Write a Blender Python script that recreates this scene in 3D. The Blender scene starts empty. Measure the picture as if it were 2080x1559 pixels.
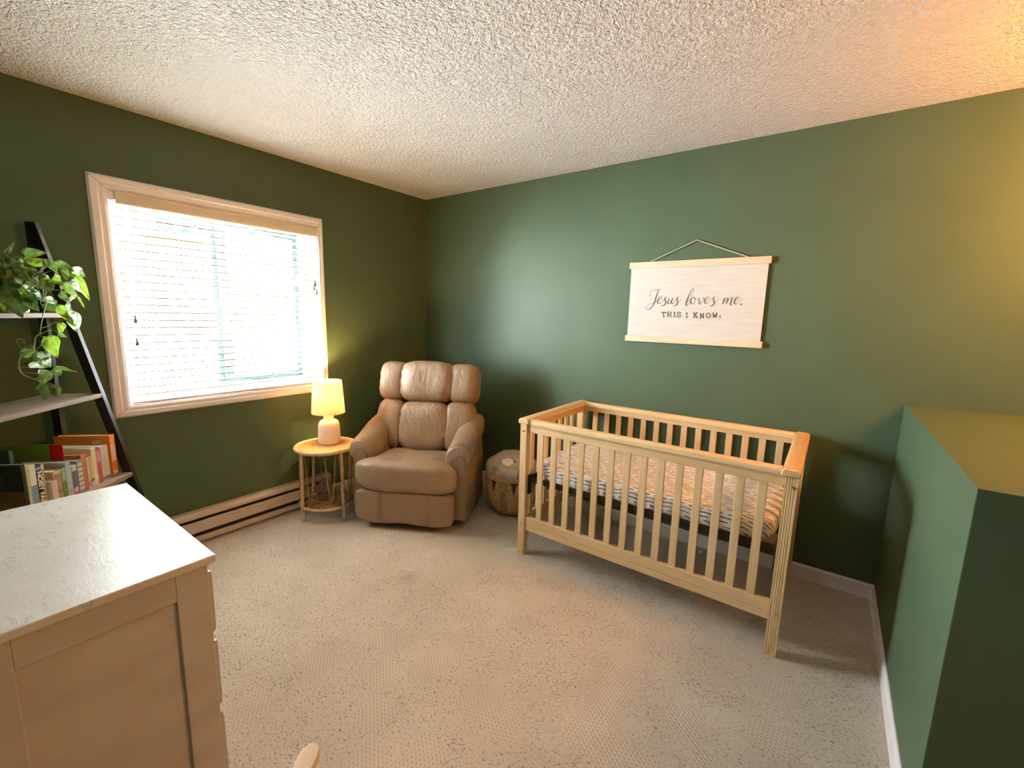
import bpy, bmesh, math, random
from mathutils import Vector, Matrix, noise
random.seed(7)
S = bpy.context.scene
COL = S.collection
PI = math.pi
sin, cos = math.sin, math.cos

# ------------------------------------------------------------ helpers
class MB:
    """collects vertices and faces, links them as ONE mesh object"""
    def __init__(s): s.v = []; s.f = []; s.m = []; s.mi = 0
    def add(s, vs, fs):
        o = len(s.v); s.v += [tuple(p) for p in vs]
        s.f += [tuple(i + o for i in f) for f in fs]; s.m += [s.mi] * len(fs)
        return s
    def box(s, x0, x1, y0, y1, z0, z1):
        return s.add([(x0,y0,z0),(x1,y0,z0),(x1,y1,z0),(x0,y1,z0),(x0,y0,z1),(x1,y0,z1),(x1,y1,z1),(x0,y1,z1)],
                     [(0,3,2,1),(4,5,6,7),(0,1,5,4),(1,2,6,5),(2,3,7,6),(3,0,4,7)])
    def bar(s, p, q, w, d, up=(0,0,1)):
        """box bar from p to q, w wide across, d deep"""
        p = Vector(p); q = Vector(q); t = (q-p).normalized(); a = t.cross(Vector(up))
        if a.length < 1e-4: a = t.cross(Vector((0,1,0)))
        a.normalize(); b = a.cross(t); vs = []
        for c in (p, q):
            for i, j in ((-1,-1),(1,-1),(1,1),(-1,1)): vs.append(c + a*(w/2*i) + b*(d/2*j))
        return s.add(vs, [(0,1,2,3),(7,6,5,4),(0,4,5,1),(1,5,6,2),(2,6,7,3),(3,7,4,0)])
    def tube(s, pts, r, n=8, closed=False, cap=True):
        pts = [Vector(p) for p in pts]; k = len(pts)
        rr = r if isinstance(r, (list, tuple)) else [r]*k
        up = None; vs = []
        for i, p in enumerate(pts):
            if closed: t = pts[(i+1) % k] - pts[i-1]
            else: t = pts[min(i+1,k-1)] - pts[max(i-1,0)]
            if t.length < 1e-9: t = Vector((0,0,1))
            t.normalize()
            if up is None: up = t.orthogonal().normalized()
            up = (up - t*up.dot(t))
            if up.length < 1e-6: up = t.orthogonal()
            up.normalize(); sd = t.cross(up)
            for j in range(n):
                a = 2*PI*j/n; vs.append(p + (up*cos(a) + sd*sin(a))*rr[i])
        fs = []
        for i in range(k if closed else k-1):
            for j in range(n):
                a = i*n + j; b = i*n + (j+1) % n; c = ((i+1) % k)*n + (j+1) % n; d = ((i+1) % k)*n + j
                fs.append((a,b,c,d))
        if cap and not closed:
            fs.append(tuple(range(n-1,-1,-1))); fs.append(tuple(range((k-1)*n, k*n)))
        return s.add(vs, fs)
    def cyl(s, p, q, r0, r1=None, n=16): return s.tube([p, q], [r0, r1 if r1 is not None else r0], n)
    def lathe(s, prof, c=(0,0,0), n=32):
        """prof: list of (radius, z); closed at ends when radius is 0"""
        k = len(prof); vs = [(c[0]+r*cos(2*PI*j/n), c[1]+r*sin(2*PI*j/n), c[2]+z) for r, z in prof for j in range(n)]
        fs = [(i*n+j, i*n+(j+1) % n, (i+1)*n+(j+1) % n, (i+1)*n+j) for i in range(k-1) for j in range(n)]
        return s.add(vs, fs)
    def disc(s, c, r, n=32, flip=False):
        vs = [(c[0]+r*cos(2*PI*j/n), c[1]+r*sin(2*PI*j/n), c[2]) for j in range(n)]
        return s.add(vs, [tuple(range(n))[::-1 if flip else 1]])
    def prism(s, poly, axis, a, b):
        """polygon of 2-D points extruded along axis from a to b (axis 0: (y,z), 1: (x,z), 2: (x,y))"""
        n = len(poly)
        def P(u, w, t): return {0:(t,u,w),1:(u,t,w),2:(u,w,t)}[axis]
        vs = [P(u,w,a) for u,w in poly] + [P(u,w,b) for u,w in poly]
        fs = [tuple(range(n)), tuple(range(2*n-1,n-1,-1))] + [(i, n+i, n+(i+1) % n, (i+1) % n) for i in range(n)]
        return s.add(vs, fs)
    def grid(s, fn, nu, nv):
        vs = [fn(i/nu, j/nv) for i in range(nu+1) for j in range(nv+1)]
        fs = [(i*(nv+1)+j, (i+1)*(nv+1)+j, (i+1)*(nv+1)+j+1, i*(nv+1)+j+1) for i in range(nu) for j in range(nv)]
        return s.add(vs, fs)
    def pillow(s, c, h, e=4.0, n=14, tilt=0.0, fn=None):
        """rounded cushion: a cube pulled to a superellipsoid, half sizes h, tilted about x, then fn(local unit, point)"""
        c = Vector(c); vs = []; fs = []; idx = {}
        def vid(p):
            k = tuple(round(t, 5) for t in p)
            if k not in idx:
                q = sum(abs(t)**e for t in p)**(1/e); u = Vector([t/q for t in p])
                w = Vector((u.x*h[0], u.y*h[1], u.z*h[2]))
                if fn: w = fn(u, w)
                if tilt: w = Matrix.Rotation(tilt, 3, 'X') @ w
                idx[k] = len(vs); vs.append(w + c)
            return idx[k]
        g = [math.tan((-1+2*i/n)*PI/4) for i in range(n+1)]
        for ax in range(3):
            for sg in (-1, 1):
                for i in range(n):
                    for j in range(n):
                        q = []
                        for a, b in ((i,j),(i+1,j),(i+1,j+1),(i,j+1)):
                            p = [0,0,0]; p[ax] = sg; p[(ax+1) % 3] = g[a]; p[(ax+2) % 3] = g[b]; q.append(vid(p))
                        fs.append(tuple(q if sg > 0 else q[::-1]))
        return s.add(vs, fs)
    def build(s, name, mat, parent=None, smooth=None, bevel=0, loc=None, rotz=0, seg=2):
        me = bpy.data.meshes.new(name); me.from_pydata(s.v, [], s.f)
        for m in (mat if isinstance(mat, (list, tuple)) else [mat]): me.materials.append(m)
        if isinstance(mat, (list, tuple)): me.polygons.foreach_set('material_index', s.m)
        bm = bmesh.new(); bm.from_mesh(me); bmesh.ops.recalc_face_normals(bm, faces=bm.faces); bm.to_mesh(me); bm.free()
        if smooth is not None:
            me.polygons.foreach_set('use_smooth', [True]*len(me.polygons))
            if smooth < 3: me.set_sharp_from_angle(angle=smooth)
        me.update()
        o = bpy.data.objects.new(name, me); COL.objects.link(o)
        if parent: o.parent = parent
        if loc: o.location = loc
        if rotz: o.rotation_euler = (0,0,rotz)
        if bevel:
            b = o.modifiers.new('bevel', 'BEVEL'); b.width = bevel; b.segments = seg; b.limit_method = 'ANGLE'; b.angle_limit = 0.6
        return o

def tag(o, label=None, cat=None, group=None, kind=None):
    if label: o['label'] = label
    if cat: o['category'] = cat
    if group: o['group'] = group
    if kind: o['kind'] = kind
    return o
def thing(name, label, cat, loc=(0,0,0), rotz=0, group=None):
    o = bpy.data.objects.new(name, None); COL.objects.link(o); o.location = loc; o.rotation_euler = (0,0,rotz)
    o.empty_display_size = .05
    return tag(o, label, cat, group)
def struct(name, mb, mat, **k): return tag(mb.build(name, mat, **k), kind='structure')
def dup(o, parent=None):
    c = o.copy(); COL.objects.link(c)
    if parent: c.parent = parent
    for ch in o.children: dup(ch, c)
    return c
def smoothstep(a, b, x):
    t = max(0, min(1, (x-a)/(b-a))); return t*t*(3-2*t)
def spline(pts, m=6, closed=False):
    """Catmull-Rom through tuples of any length"""
    k = len(pts); out = []
    for i in range(k if closed else k-1):
        p0 = pts[(i-1) % k] if closed or i > 0 else pts[0]; p1 = pts[i]; p2 = pts[(i+1) % k]
        p3 = pts[(i+2) % k] if closed or i+2 < k else pts[-1]
        for j in range(m):
            t = j/m
            out.append(tuple(.5*((2*b)+(-a+c)*t+(2*a-5*b+4*c-d)*t*t+(-a+3*b-3*c+d)*t**3) for a,b,c,d in zip(p0,p1,p2,p3)))
    if not closed: out.append(tuple(pts[-1]))
    return out

# ------------------------------------------------------------ materials
class NT:
    def __init__(s, name):
        s.m = bpy.data.materials.new(name); s.m.use_nodes = True; s.t = s.m.node_tree
        s.b = s.t.nodes['Principled BSDF']; s.out = s.t.nodes['Material Output']
    def n(s, t, **k):
        x = s.t.nodes.new(t)
        for a, v in k.items(): setattr(x, a, v)
        return x
    def l(s, a, b): s.t.links.new(a, b)
    def obj(s, scale=(1,1,1), rot=(0,0,0)):
        c = s.n('ShaderNodeTexCoord'); m = s.n('ShaderNodeMapping'); m.inputs['Scale'].default_value = scale
        m.inputs['Rotation'].default_value = rot; s.l(c.outputs['Object'], m.inputs['Vector']); return m.outputs[0]
    def noise(s, vec, scale, detail=3, rough=.5, dist=0):
        x = s.n('ShaderNodeTexNoise'); x.inputs['Scale'].default_value = scale; x.inputs['Detail'].default_value = detail
        x.inputs['Roughness'].default_value = rough; x.inputs['Distortion'].default_value = dist; s.l(vec, x.inputs['Vector']); return x.outputs['Fac']
    def math(s, op, a, b=None, c=None):
        x = s.n('ShaderNodeMath', operation=op)
        for i, q in enumerate((a, b, c)):
            if q is None: continue
            if isinstance(q, (int, float)): x.inputs[i].default_value = q
            else: s.l(q, x.inputs[i])
        return x.outputs[0]
    def ramp(s, f, *stops):
        x = s.n('ShaderNodeValToRGB'); e = x.color_ramp.elements
        while len(e) < len(stops): e.new(.5)
        for i, (p, c) in enumerate(stops): e[i].position = p; e[i].color = (*c, 1) if len(c) == 3 else c
        s.l(f, x.inputs[0]); return x.outputs[0]
    def mix(s, f, a, b, mode='MIX'):
        x = s.n('ShaderNodeMix', data_type='RGBA', blend_type=mode)
        for i, q in ((0,f),(6,a),(7,b)):
            if isinstance(q, (int, float)): x.inputs[i].default_value = q
            elif isinstance(q, tuple): x.inputs[i].default_value = (*q, 1)
            else: s.l(q, x.inputs[i])
        return x.outputs[2]
    def bump(s, h, strength=.3, dist=.005):
        x = s.n('ShaderNodeBump'); x.inputs['Strength'].default_value = strength; x.inputs['Distance'].default_value = dist
        s.l(h, x.inputs['Height']); s.l(x.outputs[0], s.b.inputs['Normal']); return x
    def set(s, col=None, rough=None, spec=None, metal=None):
        if col is not None:
            if isinstance(col, tuple): s.b.inputs['Base Color'].default_value = (*col, 1)
            else: s.l(col, s.b.inputs['Base Color'])
        if rough is not None: s.b.inputs['Roughness'].default_value = rough
        if spec is not None: s.b.inputs['Specular IOR Level'].default_value = spec
        if metal is not None: s.b.inputs['Metallic'].default_value = metal
        return s.m

def plain(name, col, rough=.5, spec=.5, metal=0, var=.08, vs=18, bump=0, bs=200, bd=.002):
    t = NT(name); v = t.obj(); f = t.noise(v, vs, 3)
    lo = tuple(c*(1-var) for c in col); hi = tuple(min(1, c*(1+var)) for c in col)
    t.set(t.ramp(f, (.3, lo), (.7, hi)), rough, spec, metal)
    if bump: t.bump(t.noise(v, bs, 2), bump, bd)
    return t.m
def wood(name, a, b, axis, rough=.45, sc=1.0, spec=.4):
    """grain stretched along axis"""
    t = NT(name); st = [26*sc]*3; st[axis] = 1.6*sc
    v = t.obj(tuple(st)); f = t.noise(v, 1.0, 5, .6, 1.2); st2 = [150*sc]*3; st2[axis] = 4*sc
    g = t.noise(t.obj(tuple(st2)), 1.0, 2)
    c = t.mix(t.math('MULTIPLY', g, .35), t.ramp(f, (.32, a), (.52, tuple((x+y)/2 for x,y in zip(a,b))), (.68, b)), tuple(x*.72 for x in a))
    t.set(c, rough, spec); t.bump(g, .12, .001); return t.m

def wall_paint(name, col, rough=.53):
    t = NT(name); v = t.obj(); f = t.noise(v, 2.2, 3)
    t.set(t.ramp(f, (.3, tuple(c*.94 for c in col)), (.7, tuple(c*1.06 for c in col))), rough, .27)
    t.bump(t.noise(v, 160, 3), .10, .002); return t.m
GREEN = (.077, .119, .068)
M = {}
M['wall'] = wall_paint('green_wall_paint', GREEN)
def ceiling_mat():
    t = NT('popcorn_ceiling'); v = t.obj()
    t.set((.80,.79,.79), .95, .1)
    a = t.noise(v, 62, 3, .6); b = t.noise(v, 150, 2)
    h = t.math('ADD', t.math('SMOOTH_MIN', a, .56, .1), t.math('MULTIPLY', b, .35))
    t.bump(h, 1.0, .045); return t.m
M['ceiling'] = ceiling_mat()
def carpet_mat():
    t = NT('flecked_carpet'); v = t.obj()
    base = t.ramp(t.noise(v, 3.0, 4), (.3, (.64,.56,.47)), (.7, (.73,.65,.555)))
    # woven squares scattered over the pile
    sc = t.n('ShaderNodeVectorMath', operation='SCALE'); sc.inputs['Scale'].default_value = 1/.13; t.l(v, sc.inputs[0])
    fl = t.n('ShaderNodeVectorMath', operation='FLOOR'); t.l(sc.outputs[0], fl.inputs[0])
    wn = t.n('ShaderNodeTexWhiteNoise', noise_dimensions='2D'); t.l(fl.outputs[0], wn.inputs[0])
    patch = t.math('GREATER_THAN', wn.outputs['Value'], .84)
    v2 = t.obj((1,1,1), (0,0,math.radians(36)))
    sp = t.n('ShaderNodeSeparateXYZ'); t.l(v2, sp.inputs[0])
    rowf = t.math('DIVIDE', sp.outputs[1], .013)
    off = t.math('MULTIPLY', t.math('FLOOR', rowf), .5)
    u = t.math('SINE', t.math('MULTIPLY', t.math('ADD', t.math('DIVIDE', sp.outputs[0], .017), off), 2*PI))
    w = t.math('SINE', t.math('MULTIPLY', rowf, 2*PI))
    wv = t.math('MULTIPLY', t.math('ADD', t.math('MULTIPLY', u, .4), w), .5)
    wmask = t.math('MULTIPLY', patch, t.math('GREATER_THAN', wv, .42))
    # dark flecks, fewer inside the squares
    vs = t.obj((1,1.9,1), (0,0,math.radians(-20)))
    fk = t.noise(vs, 88, 3, .75, .6)
    den = t.math('ADD', .518, t.math('ADD', t.math('MULTIPLY', patch, .12), t.math('MULTIPLY', t.noise(v, 9, 2), .1)))
    fleck = t.n('ShaderNodeMapRange'); t.l(t.math('SUBTRACT', fk, den), fleck.inputs[0]); fleck.inputs[1].default_value = 0; fleck.inputs[2].default_value = .07
    c = t.mix(t.math('MULTIPLY', fleck.outputs[0], .86), base, (.19,.135,.095))
    c = t.mix(t.math('MULTIPLY', wmask, .40), c, (.25,.19,.14))
    # grey worn stain in front of the recliner
    d = t.n('ShaderNodeVectorMath', operation='DISTANCE'); t.l(v, d.inputs[0]); d.inputs[1].default_value = (1.334,-1.384,0)
    stn = t.n('ShaderNodeMapRange'); t.l(t.math('ADD', d.outputs['Value'], t.math('MULTIPLY', t.noise(v, 22, 3), .06)), stn.inputs[0])
    stn.inputs[1].default_value = .11; stn.inputs[2].default_value = .04
    c = t.mix(t.math('MULTIPLY', stn.outputs[0], .34), c, (.30,.25,.19))
    t.set(c, .95, .1)
    h = t.math('SUBTRACT', t.math('ADD', t.noise(v, 190, 3, .7), t.math('MULTIPLY', patch, t.math('MULTIPLY', wv, -.35))), t.math('MULTIPLY', fleck.outputs[0], .5))
    t.bump(h, .8, .008); return t.m
M['carpet'] = carpet_mat()
M['trim'] = plain('white_trim_paint', (.80,.765,.79), .4, .5, var=.03)
M['vinyl'] = plain('white_vinyl', (.74,.77,.78), .35, .5, var=.02)
M['sash'] = plain('shade_tinted_vinyl', (.045,.092,.108), .35, .5, var=.02)  # white vinyl darkened to grey blue, its shade put into the colour
M['blind'] = plain('cream_blind_slats', (.82,.80,.74), .45, .4, var=.02)
M['valance'] = plain('beige_valance', (.68,.60,.48), .45, .4, var=.04)
M['cord'] = plain('blind_cord', (.55,.55,.5), .8)
M['tassel'] = plain('dull_grey_tassel', (.20,.22,.20), .6)
M['heater'] = plain('cream_heater_enamel', (.52,.465,.37), .4, .5, var=.04)
M['heater_dark'] = plain('dark_heater_fins', (.16,.14,.11), .6, .3)
PA, PB = (.64,.43,.21), (.78,.57,.32)
for i, a in enumerate('xyz'): M['pine_'+a] = wood('pine_grain_'+a, PA, PB, i)
for i, a in enumerate('xyz'): M['oak_'+a] = wood('oak_rail_grain_'+a, (.56,.36,.165), (.69,.47,.245), i, .4, .8)
M['black_metal'] = plain('black_metal', (.012,.012,.014), .45, .5)
M['screw'] = plain('steel_screw', (.5,.48,.44), .3, .5, 1)
M['ladder'] = plain('black_ladder_paint', (.012,.012,.017), .42, .4)
M['ladder_edge'] = M['ladder']
M['shelf_wood'] = wood('grey_brown_shelf', (.20,.15,.105), (.34,.27,.20), 0, .5)
def leather_mat():
    t = NT('tan_leather'); v = t.obj()
    c = t.ramp(t.noise(v, 7, 4), (.3, (.285,.190,.118)), (.7, (.35,.242,.155)))
    t.set(c, .42, .5)
    wr = t.noise(t.obj((9,9,3)), 2.0, 4, .55, 1.4)
    h = t.math('ADD', t.math('MULTIPLY', t.noise(v, 260, 2), .12), wr)
    t.bump(h, .55, .016); return t.m
M['leather'] = leather_mat()
M['leather_panel'] = plain('tan_leather_panel', (.30,.205,.13), .45, .45, var=.06, vs=6, bump=.12, bs=260)
M['piping'] = plain('brown_piping', (.16,.09,.045), .5)
M['recliner_base'] = plain('dark_recliner_base', (.02,.015,.012), .8)
M['rattan'] = plain('pale_rattan', (.58,.40,.22), .5, .4, var=.2, vs=40)
M['rattan_dark'] = plain('brown_rattan', (.36,.215,.085), .5, .4, var=.25, vs=40)
def cane_mat():
    t = NT('woven_cane'); v = t.obj(); sp = t.n('ShaderNodeSeparateXYZ'); t.l(v, sp.inputs[0])
    a = t.math('SINE', t.math('MULTIPLY', sp.outputs[0], 2*PI/.012)); b = t.math('SINE', t.math('MULTIPLY', sp.outputs[1], 2*PI/.012))
    m = t.math('MULTIPLY', a, b)
    c = t.ramp(t.math('ADD', t.math('MULTIPLY', m, .3), t.noise(v, 30, 3)), (.25, (.34,.18,.06)), (.75, (.52,.31,.125)))
    t.set(c, .5, .4); t.bump(m, .4, .002); return t.m
M['cane'] = cane_mat()
M['ceramic'] = plain('matte_white_ceramic', (.78,.68,.58), .7, .3, var=.03, bump=.1, bs=90)
def shade_mat():
    t = NT('linen_lampshade'); v = t.obj((1,1,1))
    f = t.noise(t.obj((95,95,190)), 1.6, 3, .8)
    c = t.ramp(f, (.40, (.28,.20,.10)), (.50, (.70,.60,.43)), (.7, (.82,.74,.58)))
    df = t.n('ShaderNodeBsdfDiffuse'); tr = t.n('ShaderNodeBsdfTranslucent'); mx = t.n('ShaderNodeMixShader'); mx.inputs[0].default_value = .55
    t.l(c, df.inputs[0]); t.l(c, tr.inputs[0]); t.l(df.outputs[0], mx.inputs[1]); t.l(tr.outputs[0], mx.inputs[2]); t.l(mx.outputs[0], t.out.inputs[0])
    return t.m
M['shade'] = shade_mat()
def emit(name, col, st):
    t = NT(name); t.b.inputs['Emission Color'].default_value = (*col,1); t.b.inputs['Emission Strength'].default_value = st; t.set(col); return t.m
def glass_mat(name, tint, gl=.06, extra=None):
    t = NT(name); tr = t.n('ShaderNodeBsdfTransparent'); tr.inputs[0].default_value = (*tint,1)
    g = t.n('ShaderNodeBsdfGlossy'); g.inputs['Roughness'].default_value = .02
    fr = t.n('ShaderNodeLayerWeight'); fr.inputs[0].default_value = .12
    mx = t.n('ShaderNodeMixShader'); t.l(t.math('MULTIPLY', fr.outputs['Fresnel'], .6), mx.inputs[0]); t.l(tr.outputs[0], mx.inputs[1]); t.l(g.outputs[0], mx.inputs[2])
    t.l(mx.outputs[0], t.out.inputs[0]); return t.m
M['glass'] = glass_mat('window_glass', (.97,.99,1.0))
def screen_mat():
    t = NT('insect_screen'); tr = t.n('ShaderNodeBsdfTransparent'); df = t.n('ShaderNodeBsdfDiffuse'); df.inputs[0].default_value = (.22,.28,.30,1)
    mx = t.n('ShaderNodeMixShader'); mx.inputs[0].default_value = .28; t.l(tr.outputs[0], mx.inputs[1]); t.l(df.outputs[0], mx.inputs[2]); t.l(mx.outputs[0], t.out.inputs[0]); return t.m
M['screen'] = screen_mat()
def dresser_mat(top):
    t = NT('chalky_white_dresser_top' if top else 'chalky_cream_dresser'); v = t.obj()
    if top:
        s1 = t.noise(t.obj((14,34,20)), 1.4, 5, .65, 1.0)
        c = t.ramp(t.noise(v, 5, 3), (.3, (.51,.49,.44)), (.7, (.59,.575,.53)))
        patchy = t.math('MULTIPLY', t.math('GREATER_THAN', s1, .585), t.math('GREATER_THAN', t.noise(v, 5.5, 3), .46))
        c = t.mix(t.math('MULTIPLY', patchy, .45), c, (.33,.31,.29))
        t.set(c, .38, .6); t.bump(t.math('ADD', s1, t.math('MULTIPLY', t.noise(v, 90, 3), .3)), .14, .004)
    else:
        c = t.ramp(t.noise(t.obj((3,3,8)), 1.6, 4), (.3, (.435,.415,.39)), (.7, (.51,.49,.465)))
        t.set(c, .5, .4); t.bump(t.noise(t.obj((8,60,60)), 1.5, 3), .1, .002)
    return t.m
M['dresser'] = dresser_mat(False); M['dresser_top'] = dresser_mat(True)
def sheet_mat():
    t = NT('dash_striped_sheet'); v = t.obj(); sp = t.n('ShaderNodeSeparateXYZ'); t.l(v, sp.inputs[0])
    s0 = t.math('ADD', sp.outputs[1], sp.outputs[2])
    s = t.math('ADD', s0, t.math('MULTIPLY', t.math('SUBTRACT', t.noise(t.obj((7,5,1)), 1.3, 2), .5), .03))
    rowf = t.math('DIVIDE', s, .021); row = t.math('FLOOR', rowf)
    wn = t.n('ShaderNodeTexWhiteNoise', noise_dimensions='1D'); t.l(row, wn.inputs['W'])
    uf = t.math('ADD', t.math('DIVIDE', sp.outputs[0], .085), t.math('MULTIPLY', wn.outputs['Value'], 7))
    d1 = t.math('LESS_THAN', t.math('FRACT', uf), .76)
    wn2 = t.n('ShaderNodeTexWhiteNoise', noise_dimensions='2D'); cb = t.n('ShaderNodeCombineXYZ'); t.l(row, cb.inputs[0]); t.l(t.math('FLOOR', uf), cb.inputs[1]); t.l(cb.outputs[0], wn2.inputs[0])
    wv = t.math('MULTIPLY', t.math('SUBTRACT', t.noise(t.obj((18,18,18)), 1, 2), .5), .35)
    ln = t.math('LESS_THAN', t.math('ABSOLUTE', t.math('SUBTRACT', t.math('ADD', t.math('FRACT', rowf), wv), .5)), t.math('ADD', .085, t.math('MULTIPLY', wn2.outputs['Value'], .085)))
    m = t.math('MULTIPLY', t.math('MULTIPLY', d1, ln), t.math('GREATER_THAN', wn2.outputs['Value'], .08))
    c = t.mix(t.math('MULTIPLY', m, .86), (.82,.79,.75), (.055,.042,.032))
    t.set(c, .85, .15); t.bump(t.noise(t.obj((14,14,4)), 1.2, 3), .4, .012); return t.m
M['sheet'] = sheet_mat()
def banner_mat():
    t = NT('cream_canvas'); v = t.obj(); f = t.noise(t.obj((6,6,60)), 1.2, 4)
    t.set(t.ramp(f, (.3, (.53,.505,.455)), (.7, (.59,.565,.515))), .9, .1); t.bump(t.noise(v, 300, 2), .15, .001); return t.m
M['banner'] = banner_mat()
M['banner_wood'] = wood('pale_banner_wood', (.66,.47,.30), (.80,.62,.44), 0, .5, 1.0)
M['ink'] = plain('grey_brown_ink', (.16,.145,.13), .8, .1, var=.15, vs=60)
M['twine'] = plain('pale_twine', (.50,.52,.34), .8, .1)
M['armwood'] = wood('pale_chair_wood', (.60,.42,.26), (.70,.52,.35), 1, .5)
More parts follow.
